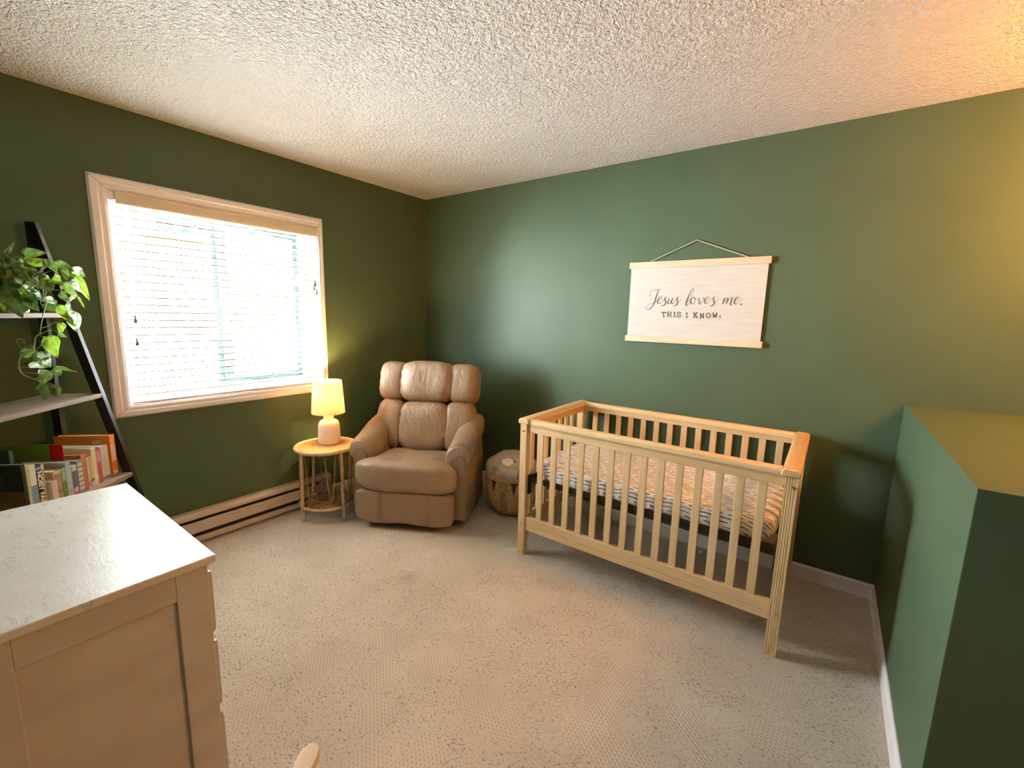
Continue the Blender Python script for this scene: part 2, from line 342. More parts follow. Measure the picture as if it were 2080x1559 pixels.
LEAVES= [[0.3413,-2.5488,1.6532,0.3451,-2.4792,1.6565,0.0363,1],[0.3057,-2.5306,1.6164,0.2959,-2.4561,1.6276,0.0363,2],[0.3547,-2.4568,1.6194,0.3539,-2.4033,1.5848,0.0335,1],[0.3273,-2.3969,1.6054,0.3247,-2.3651,1.5671,0.0419,3],[0.3191,-2.3911,1.5651,0.3773,-2.3699,1.4605,0.0335,2],[0.4193,-2.4239,1.5437,0.4718,-2.4111,1.4935,0.0307,3],[0.3348,-2.4348,1.5341,0.3601,-2.4024,1.4757,0.0419,1],[0.4385,-2.4159,1.4749,0.4298,-2.3988,1.4283,0.0095,2],[0.3894,-2.4565,1.497,0.4391,-2.4449,1.4577,0.0335,1],[0.3946,-2.4196,1.4829,0.4264,-2.4472,1.4523,0.0168,3],[0.3896,-2.4416,1.4497,0.4217,-2.4474,1.4016,0.0168,3],[0.453,-2.4795,1.4356,0.472,-2.4558,1.3787,0.0363,2],[0.4613,-2.4434,1.4103,0.4519,-2.4379,1.3272,0.0475,3],[0.4481,-2.4677,1.3939,0.4934,-2.45,1.3556,0.0279,2],[0.3056,-2.4888,1.453,0.3216,-2.4701,1.4102,0.0587,0],[0.3225,-2.4598,1.5594,0.3719,-2.4478,1.5191,0.0335,2],[0.4087,-2.4482,1.5944,0.4534,-2.4433,1.5388,0.0279,1],[0.3006,-2.471,1.6098,0.3448,-2.4572,1.5802,0.0363,1],[0.3987,-2.5078,1.5405,0.4312,-2.4759,1.5369,0.0196,2],[0.2976,-2.5098,1.556,0.3425,-2.4974,1.5137,0.0503,0],[0.2906,-2.5271,1.5417,0.3072,-2.5139,1.5079,0.0335,3],[0.3262,-2.5593,1.6199,0.3489,-2.55,1.5793,0.0224,3],[0.3165,-2.5446,1.5059,0.351,-2.5235,1.4858,0.0224,1],[0.3408,-2.5356,1.4983,0.3595,-2.5115,1.4496,0.0252,3],[0.4229,-2.5662,1.483,0.4585,-2.5409,1.411,0.0531,0],[0.2846,-2.5679,1.6313,0.2804,-2.5227,1.5923,0.0475,0],[0.285,-2.5928,1.6435,0.3264,-2.566,1.692,0.0168,1],[0.4164,-2.6379,1.45,0.4316,-2.6312,1.4087,0.0224,2],[0.4149,-2.6156,1.505,0.4268,-2.5852,1.3844,0.0643,0],[0.3389,-2.6259,1.5005,0.3558,-2.6001,1.4691,0.0559,1],[0.3958,-2.5792,1.5475,0.4405,-2.5785,1.5168,0.0279,3],[0.364,-2.5902,1.5074,0.383,-2.5628,1.524,0.0196,0],[0.3571,-2.6125,1.6296,0.3891,-2.5929,1.6057,0.0335,0],[0.2545,-2.6079,1.6029,0.2734,-2.5845,1.5943,0.0363,1],[0.3999,-2.5655,1.5685,0.453,-2.5491,1.5335,0.0447,1],[0.301,-2.6054,1.5683,0.2917,-2.6017,1.5283,0.0335,1],[0.3249,-2.5798,1.6052,0.3734,-2.5644,1.5845,0.0335,1],[0.3644,-2.5127,1.5383,0.3672,-2.4941,1.524,0.0252,1],[0.3248,-2.6368,1.4801,0.3488,-2.6304,1.3668,0.0615,0],[0.3789,-2.6411,1.5769,0.3872,-2.6205,1.5297,0.0615,0],[0.4176,-2.5306,1.571,0.4208,-2.5145,1.5572,0.0252,0],[0.3358,-2.4258,1.5888,0.3659,-2.4094,1.5623,0.0335,2],[0.2766,-2.5346,1.5965,0.3004,-2.5177,1.5553,0.0419,0],[0.3854,-2.6301,1.6259,0.4353,-2.6147,1.5963,0.0419,0],[0.3741,-2.5981,1.5565,0.3817,-2.5836,1.5226,0.0363,1],[0.2948,-2.5952,1.535,0.3313,-2.5743,1.5095,0.0358,0],[0.4142,-2.5626,1.4627,0.4643,-2.5525,1.4276,0.0281,3],[0.3799,-2.5768,1.4759,0.3606,-2.5583,1.4378,0.029,3],[0.338,-2.6187,1.464,0.3223,-2.6024,1.4459,0.0249,0],[0.4128,-2.5343,1.5246,0.4117,-2.5144,1.5148,0.0262,1],[0.2935,-2.5505,1.4611,0.2947,-2.5232,1.4292,0.0363,3],[0.3032,-2.511,1.5575,0.3062,-2.5446,1.5163,0.032,0],[0.3604,-2.56,1.5871,0.4034,-2.5694,1.5334,0.0435,1],[0.3722,-2.562,1.5624,0.3853,-2.5375,1.5407,0.0348,1],[0.3156,-2.5402,1.4598,0.3077,-2.5668,1.4081,0.0449,0],[0.353,-2.5305,1.5772,0.3877,-2.5251,1.5342,0.0272,3],[0.3637,-2.6112,1.4795,0.3746,-2.6075,1.4438,0.022,3],[0.344,-2.4805,1.6288,0.3415,-2.4959,1.5875,0.0252,1],[0.3622,-2.573,1.5562,0.3505,-2.5382,1.5699,0.038,1],[0.3734,-2.5302,1.5756,0.355,-2.5573,1.5276,0.0415,0],[0.4057,-2.5878,1.6161,0.4467,-2.59,1.5849,0.0193,1],[0.3394,-2.5869,1.5854,0.3383,-2.5941,1.5276,0.0383,1],[0.4018,-2.5088,1.4674,0.4325,-2.4896,1.4429,0.0313,3],[0.4228,-2.5212,1.5082,0.4011,-2.4763,1.5272,0.0472,1],[0.3405,-2.5759,1.4984,0.3517,-2.5509,1.4935,0.0339,2],[0.3785,-2.5908,1.5689,0.3862,-2.6104,1.5141,0.038,1],[0.4131,-2.5558,1.5154,0.4202,-2.5239,1.5364,0.0338,3],[0.3552,-2.5032,1.5245,0.3448,-2.4715,1.5135,0.0329,3],[0.3739,-2.6287,1.5714,0.4236,-2.6329,1.5329,0.0291,0],[0.2637,-2.5695,1.5795,0.2691,-2.5446,1.5549,0.0306,1],[0.3506,-2.624,1.4868,0.3184,-2.6506,1.4567,0.0294,2],[0.2786,-2.6009,1.4856,0.3104,-2.5803,1.4805,0.0248,3],[0.3234,-2.6184,1.5278,0.2735,-2.6425,1.4953,0.0308,0],[0.3326,-2.6243,1.5013,0.3102,-2.5913,1.4991,0.0296,0],[0.3583,-2.6369,1.462,0.3991,-2.6101,1.4421,0.0398,1],[0.2849,-2.5854,1.4776,0.2715,-2.5502,1.4954,0.0356,1],[0.2769,-2.5908,1.4851,0.2976,-2.5669,1.4753,0.0276,1],[0.3285,-2.5412,1.6329,0.3367,-2.5253,1.6102,0.0255,2],[0.2991,-2.4813,1.5621,0.2892,-2.516,1.5216,0.0352,3],[0.4436,-2.4776,1.3627,0.4616,-2.488,1.3213,0.0279,2],[0.3417,-2.4738,1.3212,0.3813,-2.4603,1.3007,0.0224,1],[0.3929,-2.5077,1.3052,0.4156,-2.5024,1.2177,0.0587,2],[0.359,-2.5241,1.3013,0.3391,-2.5078,1.2863,0.0196,1],[0.3812,-2.5093,1.2913,0.3666,-2.5247,1.2289,0.0252,3],[0.4482,-2.5377,1.2461,0.441,-2.5445,1.2039,0.0419,3],[0.4484,-2.5457,1.2204,0.4635,-2.5315,1.1811,0.0419,3],[0.3275,-2.5455,1.2327,0.3088,-2.5724,1.1813,0.0391,0],[0.366,-2.6089,1.291,0.361,-2.5722,1.2816,0.0252,0],[0.3553,-2.5892,1.2477,0.341,-2.5549,1.2665,0.0335,1],[0.3669,-2.599,1.2332,0.377,-2.5503,1.2472,0.0363,1],[0.3108,-2.6014,1.2025,0.3,-2.5521,1.2065,0.0391,0],[0.42,-2.5826,1.1918,0.4579,-2.5305,1.1831,0.0307,3],[0.3608,-2.5346,1.1583,0.3924,-2.5589,1.1042,0.0503,1],[0.4002,-2.5147,1.1658,0.4342,-2.5009,1.1433,0.0419,1],[0.41,-2.561,1.1064,0.3903,-2.5737,1.0827,0.0095,1],[0.4228,-2.507,1.1808,0.4362,-2.4497,1.1524,0.014,1],[0.3848,-2.5319,1.103,0.4162,-2.5589,1.042,0.0503,0],[0.4066,-2.5223,1.0961,0.393,-2.5156,1.0466,0.0363,0]]
STEMS= [[[0.3721,-2.5031,1.4579],[0.3734,-2.5055,1.4446],[0.3756,-2.5178,1.4075],[0.3798,-2.5309,1.3548],[0.3837,-2.5392,1.3128]],[[0.3833,-2.5388,1.3161],[0.3819,-2.5526,1.3032],[0.3855,-2.5606,1.2641],[0.3868,-2.5661,1.246],[0.3819,-2.593,1.2392],[0.3822,-2.6056,1.2191],[0.3845,-2.6111,1.1935],[0.3877,-2.6111,1.1702],[0.3919,-2.6029,1.1515],[0.3986,-2.5823,1.1342],[0.4057,-2.5589,1.1219]],[[0.3807,-2.5361,1.3398],[0.3846,-2.5156,1.3477],[0.3884,-2.492,1.3637],[0.3947,-2.4702,1.3612]],[[0.3838,-2.537,1.3161],[0.3873,-2.5137,1.3318],[0.392,-2.4956,1.3317],[0.3975,-2.4825,1.3183]],[[0.3847,-2.5379,1.3082],[0.3883,-2.5238,1.3068],[0.3928,-2.5078,1.3039]],[[0.372,-2.6077,1.2913],[0.3731,-2.5986,1.2962],[0.3765,-2.5855,1.2908]],[[0.372,-2.6097,1.2887],[0.3801,-2.5933,1.2522]],[[0.3865,-2.61,1.1805],[0.3925,-2.5804,1.1813]],[[0.3893,-2.6086,1.1623],[0.4045,-2.5467,1.1514]],[[0.4011,-2.5718,1.1334],[0.4056,-2.5477,1.1422]],[[0.3875,-2.5582,1.2536],[0.3888,-2.5465,1.2637],[0.3889,-2.54,1.2741]],[[0.4091,-2.5172,1.1722],[0.4124,-2.502,1.1781],[0.4164,-2.4871,1.1786]],[[0.3546,-2.5167,1.559],[0.3547,-2.4991,1.589],[0.3563,-2.4828,1.6062],[0.3593,-2.4675,1.6128]],[[0.3563,-2.5096,1.5595],[0.3586,-2.4918,1.574],[0.362,-2.4748,1.5806]],[[0.3674,-2.4984,1.5002],[0.3657,-2.4854,1.5351],[0.3657,-2.4647,1.5735]],[[0.3686,-2.495,1.4977],[0.3718,-2.48,1.5025],[0.3768,-2.4617,1.5022]],[[0.3701,-2.51,1.4602],[0.369,-2.5223,1.4467],[0.3729,-2.5151,1.4312]],[[0.3807,-2.4656,1.4674],[0.3843,-2.4551,1.4625],[0.3901,-2.4417,1.4496]],[[0.3701,-2.51,1.4602],[0.3572,-2.528,1.5219],[0.3363,-2.5619,1.6217],[0.3331,-2.5749,1.6279]],[[0.3701,-2.51,1.4602],[0.3591,-2.5101,1.5387],[0.3546,-2.5167,1.559]],[[0.3701,-2.51,1.4602],[0.3674,-2.4984,1.5002]],[[0.3704,-2.5103,1.4576],[0.3554,-2.5602,1.4839],[0.3427,-2.6082,1.5116]],[[0.3272,-2.6063,1.632],[0.3266,-2.5882,1.6591],[0.3261,-2.5659,1.692]]]
SCRIPT= [[[2.165,1.635,0.00094],[2.146,1.626,0.00376],[2.124,1.627,0.00188],[2.105,1.619,0.00188],[2.095,1.604,0.00188],[2.098,1.59,0.00282],[2.105,1.589,0.00376]],[[2.151,1.629,0.00282],[2.143,1.605,0.00659],[2.136,1.578,0.00847],[2.128,1.547,0.00847],[2.119,1.526,0.00659],[2.104,1.508,0.00565],[2.087,1.501,0.00376],[2.074,1.509,0.00282],[2.08,1.524,0.00188],[2.099,1.536,0.00188],[2.123,1.545,0.00188],[2.15,1.554,0.00188]],[[2.148,1.554,0.00188],[2.165,1.564,0.00188],[2.174,1.577,0.00188],[2.168,1.583,0.00282],[2.156,1.574,0.00565],[2.148,1.555,0.00753],[2.153,1.542,0.00565],[2.167,1.543,0.00235],[2.179,1.555,0.00188],[2.19,1.569,0.00188],[2.199,1.582,0.00188],[2.205,1.584,0.00188]],[[2.2,1.58,0.00376],[2.193,1.569,0.00659],[2.199,1.552,0.00753],[2.199,1.538,0.00753],[2.19,1.529,0.00471],[2.177,1.527,0.00471],[2.175,1.531,0.00282]],[[2.186,1.533,0.00141],[2.203,1.544,0.00141],[2.216,1.564,0.00188]],[[2.22,1.576,0.00376],[2.213,1.55,0.00753],[2.217,1.54,0.00565],[2.228,1.547,0.00235],[2.242,1.576,0.00235]],[[2.242,1.576,0.00471],[2.235,1.55,0.00753],[2.24,1.54,0.00471],[2.253,1.551,0.00188],[2.265,1.574,0.00188],[2.273,1.582,0.00188],[2.279,1.584,0.00188]],[[2.274,1.58,0.00376],[2.268,1.569,0.00659],[2.273,1.552,0.00753],[2.273,1.539,0.00753],[2.264,1.529,0.00471],[2.254,1.527,0.00471],[2.252,1.532,0.00282]],[[2.261,1.532,0.00141],[2.276,1.546,0.00141],[2.292,1.567,0.00141]],[[2.327,1.544,0.00141],[2.347,1.576,0.00141],[2.36,1.607,0.00188],[2.364,1.625,0.00235],[2.357,1.631,0.00282],[2.347,1.613,0.00471],[2.334,1.579,0.00753],[2.325,1.544,0.00847],[2.328,1.53,0.00565],[2.339,1.538,0.00188],[2.354,1.564,0.00188]],[[2.366,1.58,0.00282],[2.354,1.569,0.00659],[2.351,1.551,0.00753],[2.36,1.539,0.00471],[2.373,1.548,0.00282],[2.378,1.566,0.00282],[2.372,1.579,0.00282],[2.368,1.577,0.00188],[2.378,1.567,0.00141],[2.39,1.571,0.00141],[2.396,1.574,0.00188]],[[2.396,1.575,0.00376],[2.401,1.561,0.00659],[2.4,1.543,0.00659],[2.407,1.54,0.00376],[2.42,1.556,0.00235],[2.428,1.572,0.00282],[2.422,1.579,0.00282],[2.418,1.574,0.00188],[2.427,1.567,0.00141],[2.439,1.567,0.00141]],[[2.434,1.555,0.00188],[2.447,1.564,0.00188],[2.455,1.576,0.00188],[2.449,1.582,0.00282],[2.438,1.574,0.00565],[2.432,1.556,0.00753],[2.436,1.543,0.00565],[2.449,1.545,0.00235],[2.461,1.558,0.00188],[2.476,1.576,0.00188],[2.485,1.581,0.00188],[2.49,1.583,0.00188]],[[2.485,1.579,0.00376],[2.479,1.569,0.00659],[2.485,1.553,0.00753],[2.485,1.539,0.00753],[2.477,1.53,0.00471],[2.468,1.528,0.00471],[2.465,1.532,0.00282]],[[2.474,1.532,0.00141],[2.488,1.545,0.00141],[2.505,1.567,0.00141]],[[2.541,1.575,0.00565],[2.538,1.559,0.00753],[2.533,1.54,0.00659]],[[2.536,1.548,0.00188],[2.547,1.567,0.00188],[2.557,1.575,0.00376],[2.558,1.567,0.00565],[2.552,1.542,0.00659]],[[2.555,1.55,0.00188],[2.567,1.569,0.00188],[2.579,1.577,0.00376],[2.581,1.567,0.00659],[2.574,1.545,0.00753],[2.577,1.535,0.00471],[2.586,1.541,0.00188],[2.597,1.556,0.00188]],[[2.595,1.555,0.00188],[2.608,1.564,0.00188],[2.618,1.576,0.00188],[2.612,1.581,0.00282],[2.601,1.573,0.00565],[2.595,1.555,0.00753],[2.599,1.542,0.00565],[2.612,1.544,0.00235],[2.625,1.556,0.00188],[2.636,1.57,0.00141]],[[2.631,1.542,0.00753],[2.633,1.538,0.00847],[2.629,1.533,0.00282]]]
SLAB= [[[2.192,1.486,0.00612],[2.195,1.458,0.00612]],[[2.18,1.486,0.00612],[2.205,1.486,0.00612]],[[2.18,1.486,0.00612],[2.18,1.479,0.00612]],[[2.205,1.486,0.00612],[2.206,1.479,0.00612]],[[2.188,1.458,0.00612],[2.201,1.458,0.00612]],[[2.219,1.488,0.00612],[2.221,1.459,0.00612]],[[2.236,1.488,0.00612],[2.238,1.46,0.00612]],[[2.22,1.474,0.00612],[2.237,1.474,0.00612]],[[2.214,1.488,0.00612],[2.224,1.488,0.00612]],[[2.231,1.488,0.00612],[2.241,1.488,0.00612]],[[2.216,1.459,0.00612],[2.226,1.46,0.00612]],[[2.233,1.46,0.00612],[2.243,1.46,0.00612]],[[2.259,1.487,0.00612],[2.261,1.46,0.00612]],[[2.253,1.487,0.00612],[2.265,1.487,0.00612]],[[2.255,1.459,0.00612],[2.268,1.46,0.00612]],[[2.296,1.48,0.00612],[2.293,1.486,0.00612],[2.286,1.488,0.00612],[2.279,1.485,0.00612],[2.278,1.479,0.00612],[2.282,1.475,0.00612],[2.292,1.472,0.00612],[2.298,1.467,0.00612],[2.296,1.461,0.00612],[2.289,1.459,0.00612],[2.282,1.46,0.00612],[2.278,1.467,0.00612]],[[2.296,1.488,0.00612],[2.296,1.48,0.00612]],[[2.278,1.467,0.00612],[2.279,1.458,0.00612]],[[2.334,1.484,0.00612],[2.336,1.455,0.00612]],[[2.327,1.483,0.00612],[2.341,1.484,0.00612]],[[2.329,1.455,0.00612],[2.344,1.456,0.00612]],[[2.377,1.485,0.00612],[2.38,1.457,0.00612]],[[2.394,1.486,0.00612],[2.379,1.469,0.00612]],[[2.384,1.474,0.00612],[2.397,1.458,0.00612]],[[2.372,1.485,0.00612],[2.383,1.485,0.00612]],[[2.375,1.457,0.00612],[2.385,1.457,0.00612]],[[2.388,1.486,0.00612],[2.398,1.486,0.00612]],[[2.391,1.458,0.00612],[2.4,1.458,0.00612]],[[2.415,1.482,0.00612],[2.418,1.454,0.00612]],[[2.415,1.482,0.00612],[2.434,1.454,0.00612]],[[2.431,1.482,0.00612],[2.434,1.454,0.00612]],[[2.411,1.482,0.00612],[2.417,1.482,0.00612]],[[2.413,1.454,0.00612],[2.423,1.454,0.00612]],[[2.426,1.482,0.00612],[2.436,1.482,0.00612]],[[2.459,1.486,0.00612],[2.452,1.483,0.00612],[2.449,1.472,0.00612],[2.454,1.462,0.00612],[2.461,1.459,0.00612],[2.468,1.462,0.00612],[2.471,1.473,0.00612],[2.466,1.483,0.00612],[2.459,1.486,0.00612]],[[2.484,1.486,0.00612],[2.492,1.46,0.00612]],[[2.492,1.46,0.00612],[2.496,1.478,0.00612]],[[2.496,1.478,0.00612],[2.504,1.46,0.00612]],[[2.504,1.46,0.00612],[2.506,1.486,0.00612]],[[2.481,1.486,0.00612],[2.49,1.486,0.00612]],[[2.501,1.486,0.00612],[2.51,1.486,0.00612]],[[2.521,1.466,0.00471],[2.523,1.466,0.01129],[2.524,1.466,0.01506],[2.527,1.466,0.016],[2.529,1.466,0.01318],[2.53,1.466,0.00659]]]
# ------------------------------------------------------------ the room
H = 2.44
WX = 3.404                                   # face of the half wall
Y0, Y1, Z0, Z1 = -2.19, -1.05, .90, 2.03     # window opening
struct('floor', MB().box(0, 5.3, -3.7, 0, -.05, 0), M['carpet'])
struct('ceiling', MB().box(-.26, 5.3, -3.7, .12, H, H+.1), M['ceiling'])
struct('wall_left', MB().box(-.26,0,-3.7,Y0,0,H).box(-.26,0,Y1,0,0,H).box(-.26,0,Y0,Y1,0,Z0).box(-.26,0,Y0,Y1,Z1,H), M['wall'])
struct('wall_back', MB().box(-.26,5.3,0,.12,0,H), M['wall'])
struct('wall_front', MB().box(-.26,5.3,-3.82,-3.7,0,H), M['wall'])
struct('wall_far', MB().box(5.3,5.4,-3.82,.12,0,H), M['wall'])
struct('wall_right', MB().box(WX,5.3,-1.385,0,0,1.06), M['wall'], bevel=.002)
BH = .082
def base_profile(t=.012): return [(0,0),(t,0),(t,BH-.012),(t-.005,BH-.003),(.003,BH),(0,BH)]
struct('baseboard_back', MB().prism([(-a,b) for a,b in base_profile()], 0, 0, WX), M['trim'])
struct('baseboard_right', MB().prism([(WX-a,b) for a,b in base_profile()], 1, -1.385, -.012), M['trim'])
struct('baseboard_left', MB().prism([(a,b) for a,b in base_profile()], 1, -1.05, -.012), M['trim'])

# window 1: casing on the wall, deep jamb, vinyl slider set back
cw, ct = .072, .018
w = MB()
def casing_piece(a, b, inn):  # mitred moulding: a,b outer corners, inn inner corners (y,z)
    (ay,az),(by,bz) = a, b; (iy,iz),(jy,jz) = inn
    st = [(0,0,.006),(.14,.14,.018),(.5,.5,.018),(.58,.58,.013),(.85,.85,.013),(1,1,.008)]
    vs = []; fs = []
    for s, _, h in st:
        vs += [(h, ay+(iy-ay)*s, az+(iz-az)*s), (h, by+(jy-by)*s, bz+(jz-bz)*s)]
    vs += [(0,ay,az),(0,by,bz),(0,iy,iz),(0,jy,jz)]
    k = len(st)
    for i in range(k-1): fs.append((2*i,2*i+1,2*i+3,2*i+2))
    fs += [(2*k,2*k+1,1,0),(2*k-2,2*k-1,2*k+3,2*k+2)]
    w.add(vs, fs)
g = .0012
oy0, oy1, oz0, oz1 = -2.262, -1.012, .840, 2.094
casing_piece((oy0+g,oz1),(oy1-g,oz1),((Y0+g,Z1),(Y1-g,Z1)))
casing_piece((oy0+g,oz0),(oy1-g,oz0),((Y0+g,Z0),(Y1-g,Z0)))
casing_piece((oy0,oz0+g),(oy0,oz1-g),((Y0,Z0+g),(Y0,Z1-g)))
casing_piece((oy1,oz0+g),(oy1,oz1-g),((Y1,Z0+g),(Y1,Z1-g)))
win = struct('window_1', w, M['trim'])
j = MB(); e = .006
j.box(-.25,0,Y0-.001,Y0+e,Z0,Z1).box(-.25,0,Y1-e,Y1+.001,Z0,Z1).box(-.25,0,Y0+e,Y1-e,Z0-.001,Z0+e).box(-.25,0,Y0+e,Y1-e,Z1-e,Z1+.001)
j.build('jamb', M['trim'], win)
fx0, fx1 = -.245, -.175; fw = .042
f = MB(); a0, a1, b0, b1 = Y0+e, Y1-e, Z0+e, Z1-e
f.box(fx0,fx1,a0,a0+fw,b0,b1).box(fx0,fx1,a1-fw,a1,b0,b1).box(fx0,fx1,a0+fw,a1-fw,b0,b0+fw).box(fx0,fx1,a0+fw,a1-fw,b1-fw,b1)
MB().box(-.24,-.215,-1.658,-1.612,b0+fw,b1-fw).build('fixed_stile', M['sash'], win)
f.build('window_frame', M['vinyl'], win, bevel=.003)
s = MB(); s0, s1 = -1.632, a1-fw-.001
z0s, z1s = b0+fw+.001, b1-fw-.001; sw = .04
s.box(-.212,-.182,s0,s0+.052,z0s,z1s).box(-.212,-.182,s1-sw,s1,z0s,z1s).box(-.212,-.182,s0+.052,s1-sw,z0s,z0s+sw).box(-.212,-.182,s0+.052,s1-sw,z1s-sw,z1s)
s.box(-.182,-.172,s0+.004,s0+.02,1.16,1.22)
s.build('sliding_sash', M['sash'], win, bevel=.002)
MB().box(-.229,-.225,a0+fw,-1.658,b0+fw,b1-fw).build('pane', M['glass'], win)
MB().box(-.199,-.195,s0+.052,s1-sw,z0s+sw,z1s-sw).build('pane', M['glass'], win)
MB().box(-.2385,-.2375,-1.612,a1-fw,b0+fw,b1-fw).build('insect_screen', M['screen'], win)

# venetian blind hung inside the opening
bl = thing('window_blind', 'wide cream venetian blind hanging open inside the white framed window', 'blind', (0,-1.62,Z1-e))
def LZ(z): return z-(Z1-e)
yl, yr = Y0+.012-(-1.62), Y1-.012-(-1.62)
sl = MB(); NS = 26; ztop, pitch = 1.945, .0412
slz = [ztop - pitch*i for i in range(NS)]
for z in slz:
    n = 6; top = []; 
    for k in range(n+1):
        u = -1+2*k/n; top.append((-.033+.025*u, LZ(z)+.0022*(1-u*u)+.0015*u))
    poly = top + [(x, zz-.0072) for x, zz in reversed(top)]
    sl.prism(poly, 1, yl+.004, yr-.004)
sl.build('slats', M['blind'], bl, smooth=.5)
vz0, vz1 = LZ(1.962), -.001
va = MB(); va.prism([(-.002,vz0),(.006,vz0),(.010,vz0+.006),(.010,vz1-.012),(.013,vz1-.008),(.013,vz1),(-.002,vz1)], 1, yl+.022, yr+.009)
va.build('valance', M['valance'], bl)
MB().box(-.058,-.004,yl,yr,vz0+.02,vz1-.001).build('headrail', M['valance'], bl)
MB().box(-.060,-.003,yl-.004,yl+.016,vz0+.016,vz1-.0005).build('bracket', M['trim'], bl)
zb = slz[-1]-.022
MB().box(-.058,-.008,yl+.004,yr-.004,LZ(zb)-.011,LZ(zb)+.011).build('bottom_rail', M['blind'], bl, bevel=.004)
for yy in (-2.085, -1.63, -1.17):
    c = MB()
    for xx in (-.0600, -.0062): c.tube([(xx,yy+1.62,vz0+.02),(xx,yy+1.62,LZ(zb))], .0009, 5)
    c.build('ladder_cord', M['cord'], bl)
    lp = MB(); lp.tube(spline([(-.02,yy+1.62,LZ(zb)-.011),(-.006,yy+1.625,LZ(zb)-.02),(-.004,yy+1.65,LZ(zb)-.022),(-.006,yy+1.685,LZ(zb)-.021)],5), .0011, 5); lp.build('cord_tail', M['blind'], bl)
def tassel_cord(y, z, x=.006, y0=None):
    c = MB(); t = y+1.62; c.tube([(x-.002,(y0 or y)+1.62,vz0+.002),(x,t,LZ(z)+.02)], .0010, 5)
    cc = c.build('pull_cord', M['cord'], bl)
    MB().lathe([(0,.028),(.0045,.027),(.0058,.020),(.0042,.014),(.0060,.008),(.0095,-.006),(.0085,-.014),(0,-.016)], (x,t,LZ(z)), 12).build('tassel', M['tassel'], cc, smooth=.8)
tassel_cord(-2.127, 1.365, y0=-2.118); tassel_cord(-2.131, 1.243, .009, -2.105)
tassel_cord(-1.083, 1.63, y0=-1.088); tassel_cord(-1.094, 1.60, .008, -1.092); tassel_cord(-1.074, 1.57, .006, -1.08)

# outside: neighbour's house and the ground between
nh = thing('neighbor_house', 'white sided neighbouring house wall seen through the blind', 'house', (-4.0,-1.5,-.6))
sd = MB()
for i in range(36):
    z = .17*i; sd.prism([(0,z),(.018,z),(.004,z+.17),(0,z+.17)], 1, -7, 7)
sd.box(-.2,0,-7,7,0,6.12)
M['siding'] = plain('white_siding', (.80,.80,.79), .7, .2, var=.02)
M['nb_sill'] = plain('weathered_brown_ledge', (.045,.016,.006), .9, .02, var=.5, vs=6)
M['nb_glass'] = plain('blue_dark_glass', (.004,.010,.022), .4, .02, var=.5, vs=8)
M['nb_frame'] = plain('pale_window_frame', (.75,.78,.80), .5)
sd.build('wall', M['siding'], nh)
nwy, nwz = (-.86,-.30), (2.40,3.25)
q = MB(); A0, A1 = nwy[0]+1.5, nwy[1]+1.5; B0, B1 = nwz[0]+.6, nwz[1]+.6
q.box(.0,.05,A0-.05,A0,B0-.05,B1+.05).box(.0,.05,A1,A1+.05,B0-.05,B1+.05).box(.0,.05,A0,A1,B0-.05,B0).box(.0,.05,A0,A1,B1,B1+.05)
q.box(.0,.045,A0+.19,A0+.225,B0,B1).box(.0,.045,A0+.40,A0+.44,B0,B1).box(.0,.045,A0,A1,B0+.10,B0+.118)
nf = q.build('window_frame', M['nb_frame'], nh)
MB().box(.0,.026,A0,A1,B0,B1).build('pane', M['nb_glass'], nf)
MB().box(.0,.11,-.98+1.5,-.36+1.5,2.285+.6,2.32+.6).build('ledge', M['nb_sill'], nh)
M['ground'] = plain('pale_gravel', (.50,.48,.45), .95, .1, var=.1, vs=30)
struct('ground', MB().box(-12,-.26,-10,10,-.75,-.62), M['ground'])

# electric baseboard heater under the window
ht = thing('baseboard_heater', 'long cream electric baseboard heater on the wall under the window', 'heater', (0,-1.056,0))
hl = -1.9
MB().box(0.001,.012,hl,-.004,.035,.205).build('back_plate', M['heater_dark'], ht)
MB().prism([(.012,.205),(.012,.192),(.05,.182),(.066,.168),(.070,.171),(.070,.186),(.050,.204)],1,hl,-.09).build('top_cap', M['heater'], ht)
MB().prism([(.062,.078),(.070,.080),(.070,.148),(.062,.150)],1,hl,-.09).build('front_panel', M['heater'], ht, bevel=.001)
MB().prism([(.004,.020),(.070,.020),(.070,.052),(.064,.054),(.062,.028),(.004,.028)],1,hl,-.09).build('bottom_lip', M['heater'], ht)
fin = MB()
for i in range(150): fin.box(.014,.056,hl+.01+.012*i,hl+.011+.012*i,.05,.165)
fin.cyl((.034,hl,.10),(.034,-.09,.10),.008,n=8); fin.build('fins', M['heater_dark'], ht)
MB().prism([(.001,.020),(.072,.020),(.072,.188),(.052,.207),(.001,.207)],1,-.09,0).build('end_cap', M['heater'], ht, bevel=.002)
MB().prism([(.072,.14),(.075,.14),(.075,.165),(.072,.165)],1,-.085,-.072).build('badge', M['trim'], ht)

# nail in the bare wall
nl = MB(); nl.cyl((0,0,0),(0,-.006,0),.002,n=8).cyl((0,-.006,0),(0,-.008,0),.005,n=10)
tag(nl.build('nail', M['black_metal'], loc=(1.392,0,1.378)), 'tiny dark nail in the bare green wall left of the banner', 'nail')
